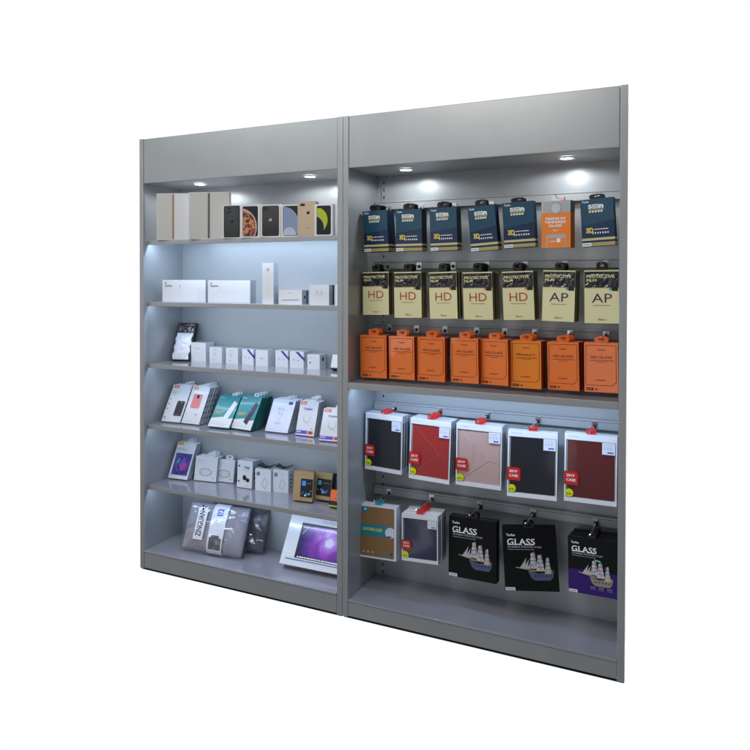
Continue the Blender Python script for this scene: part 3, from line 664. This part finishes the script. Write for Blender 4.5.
def low_box(w, h, t):
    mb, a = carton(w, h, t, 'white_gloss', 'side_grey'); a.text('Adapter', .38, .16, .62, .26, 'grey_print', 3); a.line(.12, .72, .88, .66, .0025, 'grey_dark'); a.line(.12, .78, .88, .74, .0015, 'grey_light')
    side_rect(mb, w, t*.3, h*.4, t*.55, h*.6, 'black_print'); side_rect(mb, w, t*.6, h*.05, t*.95, h*.95, 'grey_dark')
    return mb.mesh('accessory_box')
shelf_thing('S1', 'accessory_box', low_box, .065, 'low white box with a dark line across its front', 'box', 'white boxes on the second shelf')
def ear_box(w, h, t):
    mb, a = carton(w, h, t, 'white_gloss', 'side_grey')
    for u, s_ in ((.38, -1), (.62, 1)): a.disc(u, .36, .006, 'grey_light', 3, sx=.8, n=16); a.line(u + .01*s_, .36, u - .04*s_, .5, .003, 'grey_light', 3)
    side_rect(mb, w, t*.62, h*.02, t*.98, h*.98, 'black_print'); side_rect(mb, w, t*.25, h*.45, t*.4, h*.52, 'grey_dark'); return mb.mesh('accessory_box')
shelf_thing('S2', 'accessory_box', ear_box, .06, 'square white box with faint earphones printed on it', 'box', 'white boxes on the second shelf')
P['S3'] = (1.2235, .076, 1.494, 0, 0, 0, .046, .102)
def plain_box(w, h, t): mb, a = carton(w, h, t, 'white_gloss', 'side_grey'); a.line(.6, .2, .6, .8, .0015, 'grey_light'); return mb.mesh('accessory_box')
shelf_thing('S3', 'accessory_box', plain_box, .06, 'white box at right end of the second shelf, half hidden', 'box', 'white boxes on the second shelf')
# third shelf
def pouch(w, h, t):
    mb, a = carton(w, h, .012, 'black_plastic', 'black_plastic'); nx, nz = 10, 16; vs = {}
    for i in range(nx + 1):
        for j in range(nz + 1):
            u, v = .06 + .88 * i / nx, .27 + .71 * j / nz; x, z = a.p(u, v); e = math.sin(PI * i / nx) * math.sin(PI * j / nz)
            vs[i, j] = (x + .003 * math.sin(j * 1.3) * (1 if i in (0, nx) else 0), -.002 - .012 * e ** .5 - .004 * e * noise.noise(Vector((x * 90, z * 60, 3))), z)
    for i in range(nx):
        for j in range(nz): mb.face([vs[i, j+1], vs[i+1, j+1], vs[i+1, j], vs[i, j]], 'pouch_white')
    a.rect(.08, .03, .92, .25, 'film_black', 2); a.dashes(.25, .09, .8, .12, 6, 'orange_side', 3); a.dashes(.25, .17, .7, .19, 6, 'grey_dark', 3)
    a.rect(.42, .38, .58, .9, 'grey_light', 30) if 0 else None
    return mb.mesh('pouch')
mat('pouch_white', '#e2e5ef', .22, coat=.8, bump=.9, bscale=55, vary=.1, vscale=40, bdist=.004)
shelf_thing('pouch', 'cable_pouch', lambda w, h, t: pouch(w, h, t), .014, 'white plastic pouch with a black top leaning on third shelf', 'pouch', 'plastic pouches on the third shelf', n=2, back='white and black plastic pouch')
def cube_box(stripe, pr, dot=False):
    def f(w, h, t):
        mb, a = carton(w, h, t, 'white_gloss', 'white_side')
        if stripe: a.poly([(.42, .03), (.62, .03), (.99, .36), (.99, .52)], 'ink_navy', 3); side_rect(mb, w, 0, h * .42, .012, h * .64, 'ink_navy')
        if pr == 0: a.dashes(.35, .28, .62, .32, 4, 'grey_print'); a.line(.3, .6, .7, .58, .0012, 'grey_light')
        elif pr == 1: [a.disc(u, v, .004, 'grey_print', 3, n=12) for u, v in ((.3, .5), (.62, .55))]; a.line(.3, .5, .3, .8, .0012, 'grey_light')
        elif pr == 2: a.dashes(.3, .15, .6, .19, 4, 'grey_print'); a.ring(.42, .45, .009, .0018, 'grey_print'); a.disc(.36, .8, .003, 'grey_dark', 3, n=10)
        elif pr == 3: a.line(.35, .55, .5, .48, .002, 'grey_dark'); a.line(.5, .48, .62, .56, .002, 'grey_dark')
        else: a.disc(.24, .55, .0045, 'black_print', 3, n=12); a.disc(.3, .22, .003, 'grey_print', 3, n=10); a.dashes(.5, .2, .7, .23, 3, 'grey_light')
        if dot:
            pts = [(w/2 + .0006, t*.5 + .011*math.cos(2*PI*k/14), h*.66 + .012*math.sin(2*PI*k/14)) for k in range(14)]; mb.face(pts, 'black_print')
        else: side_rect(mb, w, t*.35, h*.42, t*.6, h*.5, 'grey_light')
        return mb.mesh('charger_box')
    return f
for i, (st, pr, lab, dot) in enumerate(((0, 0, 'largest white cube box, next to the plastic pouch', 0), (0, 2, 'white cube box right of the largest cube', 0), (0, 2, 'third white cube box, with a small printed ring', 0), (1, 1, 'leftmost cube box with a blue corner stripe', 0), (0, 3, 'plain white cube box between blue striped cubes', 0),
                                (1, 1, 'middle cube box with a blue corner stripe', 0), (1, 1, 'rightmost cube box with a blue corner stripe', 0), (0, 4, 'white cube box with a black dot on its side', 1)), 1):
    shelf_thing('c%d' % i, 'charger_box', cube_box(st, pr, dot), .085 if i == 1 else .075, lab, 'box', 'small white cube boxes on the third shelf')
def lean_white(w, h, t): mb, a = carton(w, h, t, 'white_gloss', 'side_grey'); mb.box(-w/2 - .001, -.001, -.0005, w/2 + .001, t + .001, .006, 'black_print'); a.line(.3, .4, .7, .4, .001, 'grey_light'); return mb.mesh('charger_box')
shelf_thing('i9', 'charger_box', lean_white, .03, 'white box with a black base leaning at third shelf end', 'box')
# fourth shelf: leaning packs
def case_front(phone, dark):
    def f(w, h, t):
        mb, a = carton(w, h, t, 'white', 'side_grey'); a.rrect(.08, .02, .34, .09, .003, 'salmon_sticker' if dark else 'orange_sticker', 2)
        a.text('Case', .14, .035, .28, .07, 'white_ink', 3, .02)
        if dark:
            a.dashes(.1, .2, .36, .215, 5, 'grey_print'); a.dashes(.1, .235, .3, .25, 4, 'ink_blue', 3, .5); a.rrect(.5, .42, .95, .86, .008, 'white_gloss', 2); a.rrect(.52, .44, .93, .84, .007, phone, 3); a.disc(.75, .48, .003, 'grey_light', 4, n=10); a.dashes(.6, .8, .85, .81, 4, 'salmon_sticker', 4)
            for v in (.4, .53, .66): a.disc(.1, v, .004, 'grey_dark', 3, n=12)
            a.dashes(.05, .88, .2, .9, 3, 'black_print'); a.dashes(.05, .93, .2, .94, 3, 'black_print')
        else:
            a.rrect(.2, .2, .74, .6, .009, 'white_gloss', 2); a.rrect(.22, .21, .72, .59, .009, phone, 3); a.rrect(.42, .235, .56, .33, .004, 'charcoal', 4); a.dashes(.1, .76, .2, .78, 1, 'grey_print'); a.dashes(.6, .74, .74, .77, 2, 'grey_print'); a.dashes(.06, .93, .6, .94, 10, 'grey_light')
        for k in range(5): side_rect(mb, w, t*.2, h*(.15+.15*k), t*.8, h*(.19+.15*k), 'grey_dark')
        return mb.mesh('carton')
    return f
g4 = 'packs leaning on the fourth shelf'
shelf_thing('D1', 'phone_case_pack', case_front('phone_dark', True), .018, 'white pack showing a dark phone case, left end of shelf', 'phone case', g4, tab=(.035, .026, 'white', .02), n=3, back='white dark case pack', jit=.02)
shelf_thing('D2', 'phone_case_pack', case_front('phone_pink', False), .018, 'white pack showing a pink phone case', 'phone case', g4, tab=(.035, .026, 'white', .02), n=4, back='white pink case pack', jit=.02)
def teal_pack(dark):
    def f(w, h, t):
        mb, a = carton(w, h, t, 'teal_print', 'teal_side', 'teal_deep'); a.poly([(0, 1), (1, 1), (1, .7), (.62, .74), (.5, .68), (0, .74)], 'white', 1)
        m = 'device_plum' if dark else 'device_white'
        a.poly([(.5, .78), (.78, .16), (.95, .24), (.72, .86)], m, 2)
        if dark: a.disc(.7, .45, .003, 'orange_dot', 3, n=10)
        a.text('Power', .08, .06, .3, .1, 'white_ink', 3, .01); a.text('Station', .1, .5, .5, .56, 'gold_text', 3, .02); a.dashes(.1, .58, .4, .6, 5, 'gold_text')
        a.dashes(.12, .9, .8, .92, 6, 'grey_print', fill=.3); a.dashes(.12, .84, .4, .85, 4, 'grey_light')
        return mb.mesh('carton')
    return f
shelf_thing('D3', 'power_bank_pack', teal_pack(False), .018, 'teal pack with a white device printed across it', 'pack', g4, tab=(.034, .026, 'white', .015), n=3, back='teal pack behind white device pack', jit=.02)
shelf_thing('D4', 'power_bank_pack', teal_pack(True), .019, 'teal pack with a dark device printed across it', 'pack', g4, tab=(.034, .026, 'white', .015), n=4, back='teal pack behind dark device pack', jit=.02)
def ear_pack(w, h, t):
    mb, a = carton(w, h, t, 'lavender', 'side_grey', 'white'); a.rrect(.72, .06, .9, .15, .003, 'blue_square', 2)
    for u, v in ((.38, .3), (.55, .32), (.4, .42), (.54, .44)): a.ring(u, v, .005, .0018, 'grey_print', 3, n=14)
    a.line(.4, .46, .42, .68, .0015, 'grey_print'); a.line(.54, .46, .5, .68, .0015, 'grey_print'); a.dashes(.32, .72, .6, .74, 5, 'grey_print'); a.dashes(.34, .77, .56, .78, 5, 'grey_light'); a.dashes(.1, .93, .5, .94, 6, 'grey_light')
    for k in range(4): side_rect(mb, w, t*.3, h*(.25+.13*k), t*.7, h*(.29+.13*k), 'grey_dark')
    return mb.mesh('carton')
shelf_thing('D5', 'earphone_pack', ear_pack, .018, 'pale lavender earphone pack with a small blue square', 'pack', g4, tab=(.036, .022, 'white', .01), n=4, back='pale lavender earphone pack', jit=.02)
def cable_pack(w, h, t):
    mb, a = carton(w, h, t, 'white', 'side_grey'); a.rrect(.04, .02, .36, .11, .003, 'salmon_sticker', 2); a.text('New', .1, .04, .3, .09, 'white_ink', 3, .02); a.text('Cable', .26, .2, .72, .26, 'ink_blue', 3, .02)
    a.ring(.5, .5, .022, .0018, 'grey_print', 3, sx=.9, a0=150, a1=390); a.line(.3, .56, .62, .68, .0016, 'grey_print'); a.disc(.83, .8, .003, 'ink_blue', 3, n=10)
    a.rect(.0, .86, .62, .955, 'ink_purple', 2); a.rect(.66, .86, .92, .955, 'salmon_sticker', 2); a.dashes(.05, .88, .3, .92, 3, 'white_ink'); a.dashes(.7, .88, .88, .93, 3, 'orange_side')
    return mb.mesh('carton')
shelf_thing('D6', 'cable_pack', cable_pack, .016, 'white cable pack with purple band, beside the lavender pack', 'pack', g4, tab=(.034, .026, 'white', .015), n=4, back='white cable pack beside lavender pack', jit=.02)
shelf_thing('D7', 'cable_pack', cable_pack, .016, 'white cable pack with purple band, right end of shelf', 'pack', g4, tab=(.034, .026, 'white', .015), n=3, back='white cable pack at shelf end', jit=.02)
# fifth shelf
def screen_pack(w, h, t):
    mb, a = carton(w, h, t, 'white', 'side_grey'); a.rrect(.06, .015, .32, .085, .003, 'orange_sticker', 2); a.text('9D', .13, .03, .26, .07, 'tag_yellow', 3, .03); a.text('Full Glass', .08, .17, .55, .22, 'grey_print', 3)
    a.rect(.1, .31, .93, .9, 'swirl', 2); a.poly([(.42, .66), (.62, .5), (.78, .62), (.58, .8)], 'pink_glow', 3); a.poly([(.36, .6), (.58, .42), (.66, .48), (.44, .66)], 'ink_purple', 3); a.poly([(.2, .55), (.34, .42), (.4, .5), (.28, .62)], 'cyan_print', 3); a.dashes(.12, .93, .5, .94, 6, 'grey_light')
    return mb.mesh('carton')
mat('pink_glow', '#c0489e', .35)
g5 = 'boxes on the fifth shelf'
shelf_thing('E1', 'screen_glass_pack', screen_pack, .022, 'white pack with a pink and blue screen picture', 'pack', g5, tab=(.04, .026, 'white', .01), n=2, back='white screen picture pack')
def pad_pack(w, h, t):
    mb, a = carton(w, h, t, 'white', 'side_grey'); a.ring(.5, .63, .019, .003, 'grey_print', 3, sx=1.9); a.ring(.5, .6, .009, .0015, 'grey_light', 3, sx=2); a.ring(.5, .66, .021, .0015, 'grey_light', 2, sx=1.9)
    a.dashes(.1, .14, .45, .17, 6, 'grey_light'); a.dashes(.1, .2, .35, .22, 5, 'grey_light'); a.disc(.87, .86, .003, 'grey_dark', 3, n=10); return mb.mesh('carton')
shelf_thing('E2', 'charging_pad_pack', pad_pack, .022, 'white pack with a round charging pad, left of two', 'pack', g5, tab=(.05, .026, 'white', .02), n=3, back='white left charging pad pack', jit=.02)
shelf_thing('E3', 'charging_pad_pack', pad_pack, .022, 'white pack with a round charging pad, right of two', 'pack', g5, tab=(.05, .026, 'white', .02), n=1)
def buds_box(w, h, t):
    mb, a = carton(w, h, t, 'white', 'side_grey'); a.disc(.12, .2, .0055, 'ink_navy', 3); a.disc(.12, .76, .005, 'ink_navy', 3); a.text('TWS', .45, .2, .8, .3, 'grey_dark', 3, .02); a.dashes(.35, .34, .8, .36, 5, 'grey_light')
    a.disc(.5, .62, .014, 'black_print', 3, sx=.9); a.disc(.72, .7, .011, 'black_print', 4); a.line(.45, .6, .7, .72, .01, 'black_print', 4); a.dashes(.55, .9, .85, .92, 3, 'grey_print')
    for k, m_ in enumerate(('grey_print', 'grey_dark', 'ink_plum', 'grey_dark')): side_rect(mb, w, t*.2, h*(.15+.17*k), t*.5, h*(.25+.17*k), m_)
    return mb.mesh('earbud_box')
shelf_thing('E4', 'earbud_box', buds_box, .08, 'white box with black earbuds and two blue dots', 'box', g5)
def bow_box(w, h, t):
    mb, a = carton(w, h, t, 'white', 'white_side'); a.rect(.1, .14, .3, .3, 'grey_dark', 2); a.dashes(.12, .16, .28, .2, 3, 'grey_light'); a.dashes(.12, .23, .28, .27, 3, 'grey_light')
    a.outline([(.42, .72), (.62, .38), (.82, .58), (.64, .88)], .0022, 'grey_print', 2); a.dashes(.45, .18, .75, .2, 4, 'grey_light')
    for k in range(4): side_rect(mb, w, t*.3, h*(.2+.17*k), t*.6, h*(.26+.17*k), 'grey_dark')
    return mb.mesh('carton')
def bow_mesh(w, h, t):
    mb = MB()
    for sg in (-1, 1):
        q = [(0, .35), (0, .65), (.45*sg, .95), (.42*sg, .2)]
        lo = [(w*a_, t*b_, h + .001 + abs(a_)*.03) for a_, b_ in q]; hi = [(x, y, z + .004) for x, y, z in lo]
        mb.face(hi if sg < 0 else hi[::-1], 'black_plastic'); mb.face(lo[::-1] if sg < 0 else lo, 'black_plastic')
        for i in range(4): j = (i+1) % 4; mb.face([lo[i], lo[j], hi[j], hi[i]], 'black_plastic')
    mb.box(-w*.07, t*.3, h + .0005, w*.07, t*.7, h + .009, 'black_plastic')
    return mb.mesh('top_flap')
for key, lab in (('E5', 'white box with a black bow on top, left of two'), ('E6', 'white box with a black bow on top, right of two')):
    w, h = P[key][6:8]; thing('adapter_box', [('carton', bow_box(w, h, .07)), ('top_flap', bow_mesh(w, h, .07))], pose(P[key]), lab, 'box', g5)
def kraft_box(lit):
    def f(w, h, t):
        mb, a = carton(w, h, t, 'kraft_light', 'kraft_side' if lit else 'black_print', 'kraft_light'); u0 = .38 if lit else .12
        a.rect(u0, .24, .98, .86, 'black_print', 2); a.rrect(u0 + .06, .31, u0 + .26, .48, .004, 'blue_led' if lit else 'cyan_print', 3); a.dashes(u0 + .34, .38, .9, .4, 4, 'grey_print')
        rnd = random.Random(11 + lit)
        for k in range(10): a.disc(rnd.uniform(u0 + .06, .93), rnd.uniform(.62, .8), rnd.uniform(.003, .006), rnd.choice(['blue_led', 'blue_led', 'cyan_print', 'white_ink', 'grey_dark']), 3 + k * .2, n=12)
        a.disc(.5, .1, .002, 'black_print', 3, n=8); return mb.mesh('kraft_box')
    return f
P['E8'] = (1.062, .185, .478, -.02, .24, 0, .098, .137)
shelf_thing('E7', 'kraft_box', kraft_box(1), .03, 'brown card box with blue lights picture, frontmost of three', 'box', g5)
P['E7b'] = (.953, .178, .468, .08, .15, 0, .1, .146)
shelf_thing('E7b', 'kraft_box', kraft_box(1), .03, 'brown card box mostly hidden behind the frontmost one', 'box', g5)
shelf_thing('E8', 'kraft_box', kraft_box(0), .045, 'brown card box with black sides, rightmost of three', 'box', g5)
def orange_small(w, h, t):
    mb, a = carton(w, h, t, 'charcoal'); a.rect(.04, .04, .98, .66, 'salmon_sticker', 2); a.disc(.5, .3, .008, 'orange_side', 3); a.dashes(.3, .5, .6, .54, 3, 'orange_side'); a.rect(0, .9, 1, 1, 'lime_edge', 2); return mb.mesh('small_box')
shelf_thing('E9', 'small_box', orange_small, .03, 'small orange and black box beside the cabinet post', 'box', g5)
# bottom deck: bagged cushions and the computer box
def cushion(w, h, th, m, seed, print_=True):
    mb = MB(); nx, nz = 44, 30
    for side in (-1, 1):
        vs = {}
        for i in range(nx + 1):
            for j in range(nz + 1):
                a, b = 2*i/nx - 1, 2*j/nz - 1; e = max(0, (1 - abs(a)**3.2)) ** .5 * max(0, (1 - abs(b)**3.2)) ** .5
                x, z = a * w * .48, h/2 + b * h * .48
                d = e * th/2
                d += e * .007 * noise.noise(Vector((x*14, z*9, seed))) + e * .004 * noise.noise(Vector((x*45, z*30, seed + 4)))
                # quilted seams and folds of the cloth
                d -= e * .008 * math.exp(-((z - h*.62 - .06*a) / .009) ** 2) + e * .006 * math.exp(-((x - w*.34 - z*.4 + .08) / .007) ** 2)
                vs[i, j] = (x, th/2 + side * d, z)
        for i in range(nx):
            for j in range(nz):
                q = [vs[i, j], vs[i+1, j], vs[i+1, j+1], vs[i, j+1]]; mb.face(q if side < 0 else q[::-1], m)
    return mb.mesh('cushion')
def bag_shell(w, h, th, seed):
    mb = MB(); nx, nz = 60, 44
    for side in (-1, 1):
        vs = {}
        for i in range(nx + 1):
            for j in range(nz + 1):
                a, b = 2*i/nx - 1, 2*j/nz - 1; e = max(0, 1 - abs(a)**4) ** .5 * max(0, 1 - abs(b)**4) ** .5
                x, z = a * w * .52, h/2 + b * h * .53
                z = max(z, -.004 + .006 * e)
                d = .002 + e * (th/2 + .006) + e * .018 * (.5 - abs(noise.noise(Vector((x*16 + z*8, z*14 - x*6, seed))))) + .006 * (.4 - abs(noise.noise(Vector((x*55, z*50, seed)))))
                vs[i, j] = (x, th/2 + side * d, z)
        for i in range(nx):
            for j in range(nz):
                q = [vs[i, j], vs[i+1, j], vs[i+1, j+1], vs[i, j+1]]; mb.face(q if side < 0 else q[::-1], 'clear_bag')
    return mb.mesh('plastic_bag')
def paper_sleeve(w, h, th):
    """white paper band wrapped over the middle of the cushion, following its bulge"""
    mb = MB(); n = 24; u0, u1 = -.05, .19
    def y_at(b): e = max(0, 1 - abs(b)**3.2) ** .5; return th/2 - e * th/2 - .0065
    pts = [(y_at(2*j/n - 1), h/2 + (2*j/n - 1) * h * .49) for j in range(n + 1)]
    cols = []
    for (ya, za), (yb, zb), j in zip(pts, pts[1:], range(n)):
        xs = [(u0 + (u1 - u0) * k / 6) * w for k in range(7)]
        for k in range(6): mb.face([(xs[k], ya, za), (xs[k+1], ya, za), (xs[k+1], yb, zb), (xs[k], yb, zb)], 'sleeve')
    def patch(x0, x1, b0, b1, m, up=.0012):
        for j in range(8):
            ba, bb = b0 + (b1 - b0) * j / 8, b0 + (b1 - b0) * (j + 1) / 8
            mb.face([(x0*w, y_at(ba) - up, h/2 + ba*h*.49), (x1*w, y_at(ba) - up, h/2 + ba*h*.49), (x1*w, y_at(bb) - up, h/2 + bb*h*.49), (x0*w, y_at(bb) - up, h/2 + bb*h*.49)], m)
    patch(.03, .12, .5, .78, 'ink_blue'); patch(.045, .105, .56, .72, 'lavender', .002); patch(.055, .095, .6, .68, 'ink_blue', .0028)
    patch(-.02, .17, -.84, -.38, 'cushion_print'); patch(.0, .13, -.38, -.28, 'cushion_print'); patch(-.03, .18, -.06, -.05, 'grey_light'); patch(-.01, .13, .2, .21, 'grey_light'); patch(-.01, .1, .12, .13, 'grey_light')
    return mb.mesh('paper_sleeve')
def name_tag(w, h, th):
    mb = MB(); a = Art(mb, w, h); mb.box(-.27*w, -.0005, .24*h, -.12*w, .0005, .86*h, 'sleeve')
    a.text('ZINGUAN', .255, .2, .345, .7, 'charcoal', 3, .02, rot=-1)
    a.disc(.29, .1, .006, 'black_print', 3); a.disc(.3, .165, .007, 'black_print', 3)
    me = mb.mesh('name_tag')
    for v in me.vertices: v.co.y -= .0105 + .0 * v.co.z
    return me
for key, nm, lab, m, full in (('bag', 'bagged_cushion', 'grey quilted cushion in clear plastic with a white paper band', 'knit', True), ('bag2', 'bagged_cushion', 'dark cushion in clear plastic tucked behind the banded one', 'knit_dark', False)):
    w, h = P[key][6:8]; th = .07 if full else .06; pp = list(P[key])
    if full: pp[1] += .01
    else: pp[1] = .165; pp[0] = .50; pp[4] = .45; 
    parts = [('cushion', cushion(w, h, th, m, 3 if full else 8)), ('plastic_bag', bag_shell(w, h, th, 1 if full else 6))]
    if full: parts += [('paper_sleeve', paper_sleeve(w, h, th)), ('name_tag', name_tag(w, h, th))]
    o = thing(nm, parts, pose(pp), lab, 'cushion', 'bagged cushions on the bottom deck')
    for c in o.children:
        if c.name.split('.')[0] in ('cushion', 'plastic_bag'):
            for p in c.data.polygons: p.use_smooth = True
            wd = c.modifiers.new('weld', 'WELD'); wd.merge_threshold = .0004
def computer_box(w, h, t):
    mb, a = carton(w, h, t, 'white_gloss', 'white_side'); a.poly([(.185, .175), (.97, .1), (1, .84), (.165, .86)] and [(.2, .13), (1.0, .13), (1.0, .84), (.2, .84)], 'black_print', 2)
    a.rect(.225, .17, 1, .79, 'aurora', 3); a.line(.24, .36, .31, .2, .003, 'sail_pale', 4); a.dashes(.24, .80, .9, .825, 18, 'white_ink', 5, fill=.9)
    a.text('MacBook Pro', .5, .03, .85, .075, 'grey_print', 3); a.dashes(.45, .09, .95, .1, 14, 'grey_light')
    a.poly([(.06, .865), (1, .865), (1, .885), (.08, .89)], 'ink_blue_grey', 3)
    return mb.mesh('computer_box')
mat('ink_blue_grey', '#7484b8', .4)
shelf_thing('imac', 'computer_box', computer_box, .06, 'large white computer box with a purple screen picture', 'box')

# ---------------------------------------------------------------- camera, light, world
cam = bpy.data.cameras.new('camera'); co = bpy.data.objects.new('camera', cam); C.objects.link(co)
co.matrix_world = CAM; cam.sensor_width = 36; cam.lens = 36 * 680.56 / 750; cam.shift_y = -(375 - 288.1) / 750; cam.clip_start = .05; cam.clip_end = 200
scn.camera = co
# shop ceiling light in front of the cabinets, above the viewer
def aimed(name, loc, target, sx, sy, power, col):
    o = lamp_area(name, loc, (0, 0, 0), sx, sy, power, col); d = Vector(target) - Vector(loc); o.rotation_euler = d.to_track_quat('-Z', 'Y').to_euler(); return o
aimed('ceiling_light', (-.4, -1.7, 3.3), (.5, 0, 1.9), 1.4, .8, 16, (.94, .99, 1))
aimed('ceiling_light', (1.5, -1.9, 3.3), (2.0, 0, 1.8), 1.4, .8, 24, (1, .97, .92))
w_ = bpy.data.worlds.new('World'); scn.world = w_; w_.use_nodes = True; nt = w_.node_tree; bg = nt.nodes['Background']
# a white studio sweep behind the cabinets (+y), a dim showroom in front of them (-y), brighter above than below
tc = nt.nodes.new('ShaderNodeTexCoord'); sp = nt.nodes.new('ShaderNodeSeparateXYZ'); nt.links.new(tc.outputs['Generated'], sp.inputs[0])
mr = nt.nodes.new('ShaderNodeMapRange'); mr.inputs['From Min'].default_value = -.01; mr.inputs['From Max'].default_value = .1; nt.links.new(sp.outputs['Y'], mr.inputs['Value'])
cr = nt.nodes.new('ShaderNodeValToRGB'); mz = nt.nodes.new('ShaderNodeMapRange'); mz.inputs['From Min'].default_value = -1; mz.inputs['From Max'].default_value = 1; nt.links.new(sp.outputs['Z'], mz.inputs['Value'])
e = cr.color_ramp.elements; e[0].position = .2; e[0].color = (.17, .172, .175, 1); e[1].position = .9; e[1].color = (.34, .35, .37, 1); k = e.new(.52); k.color = (.23, .235, .245, 1)
nt.links.new(mz.outputs['Result'], cr.inputs['Fac'])
# blocky bright patches added near eye level for glare, like shop fronts opposite
vo = nt.nodes.new('ShaderNodeTexVoronoi'); vo.distance = 'CHEBYCHEV'; vo.inputs['Scale'].default_value = 17; nt.links.new(tc.outputs['Generated'], vo.inputs['Vector'])
sr = nt.nodes.new('ShaderNodeSeparateColor'); nt.links.new(vo.outputs['Color'], sr.inputs[0])
def wm(op, a, v, v2=0):
    n = nt.nodes.new('ShaderNodeMath'); n.operation = op; nt.links.new(a, n.inputs[0])
    if isinstance(v, (int, float)): n.inputs[1].default_value = v
    else: nt.links.new(v, n.inputs[1])
    n.inputs[2].default_value = v2; return n.outputs[0]
patch_ = wm('MULTIPLY', wm('GREATER_THAN', sr.outputs[0], .8), wm('COMPARE', sp.outputs['Z'], -.06, .2))
ad = nt.nodes.new('ShaderNodeMix'); ad.data_type = 'RGBA'; ad.blend_type = 'ADD'; ad.clamp_result = False; ad.inputs['B'].default_value = (1.8, 1.8, 1.9, 1)
nt.links.new(patch_, ad.inputs['Factor']); nt.links.new(cr.outputs['Color'], ad.inputs['A'])
mx = nt.nodes.new('ShaderNodeMix'); mx.data_type = 'RGBA'; mx.inputs['B'].default_value = (1.03, 1.03, 1.03, 1)
nt.links.new(mr.outputs['Result'], mx.inputs['Factor']); mxx = nt.nodes.new('ShaderNodeMapRange'); mxx.inputs['From Min'].default_value = -.6; mxx.inputs['From Max'].default_value = .8; mxx.inputs['To Min'].default_value = 1.25; mxx.inputs['To Max'].default_value = .3; nt.links.new(sp.outputs['X'], mxx.inputs['Value'])
sc = nt.nodes.new('ShaderNodeVectorMath'); sc.operation = 'SCALE'; nt.links.new(ad.outputs['Result'], sc.inputs[0]); nt.links.new(mxx.outputs['Result'], sc.inputs['Scale'])
nt.links.new(sc.outputs['Vector'], mx.inputs['A']); nt.links.new(mx.outputs['Result'], bg.inputs['Color'])
bg.inputs['Strength'].default_value = 1
vs_ = scn.view_settings; vs_.view_transform = 'Standard'; vs_.look = 'None'; vs_.exposure = 0; vs_.gamma = 1
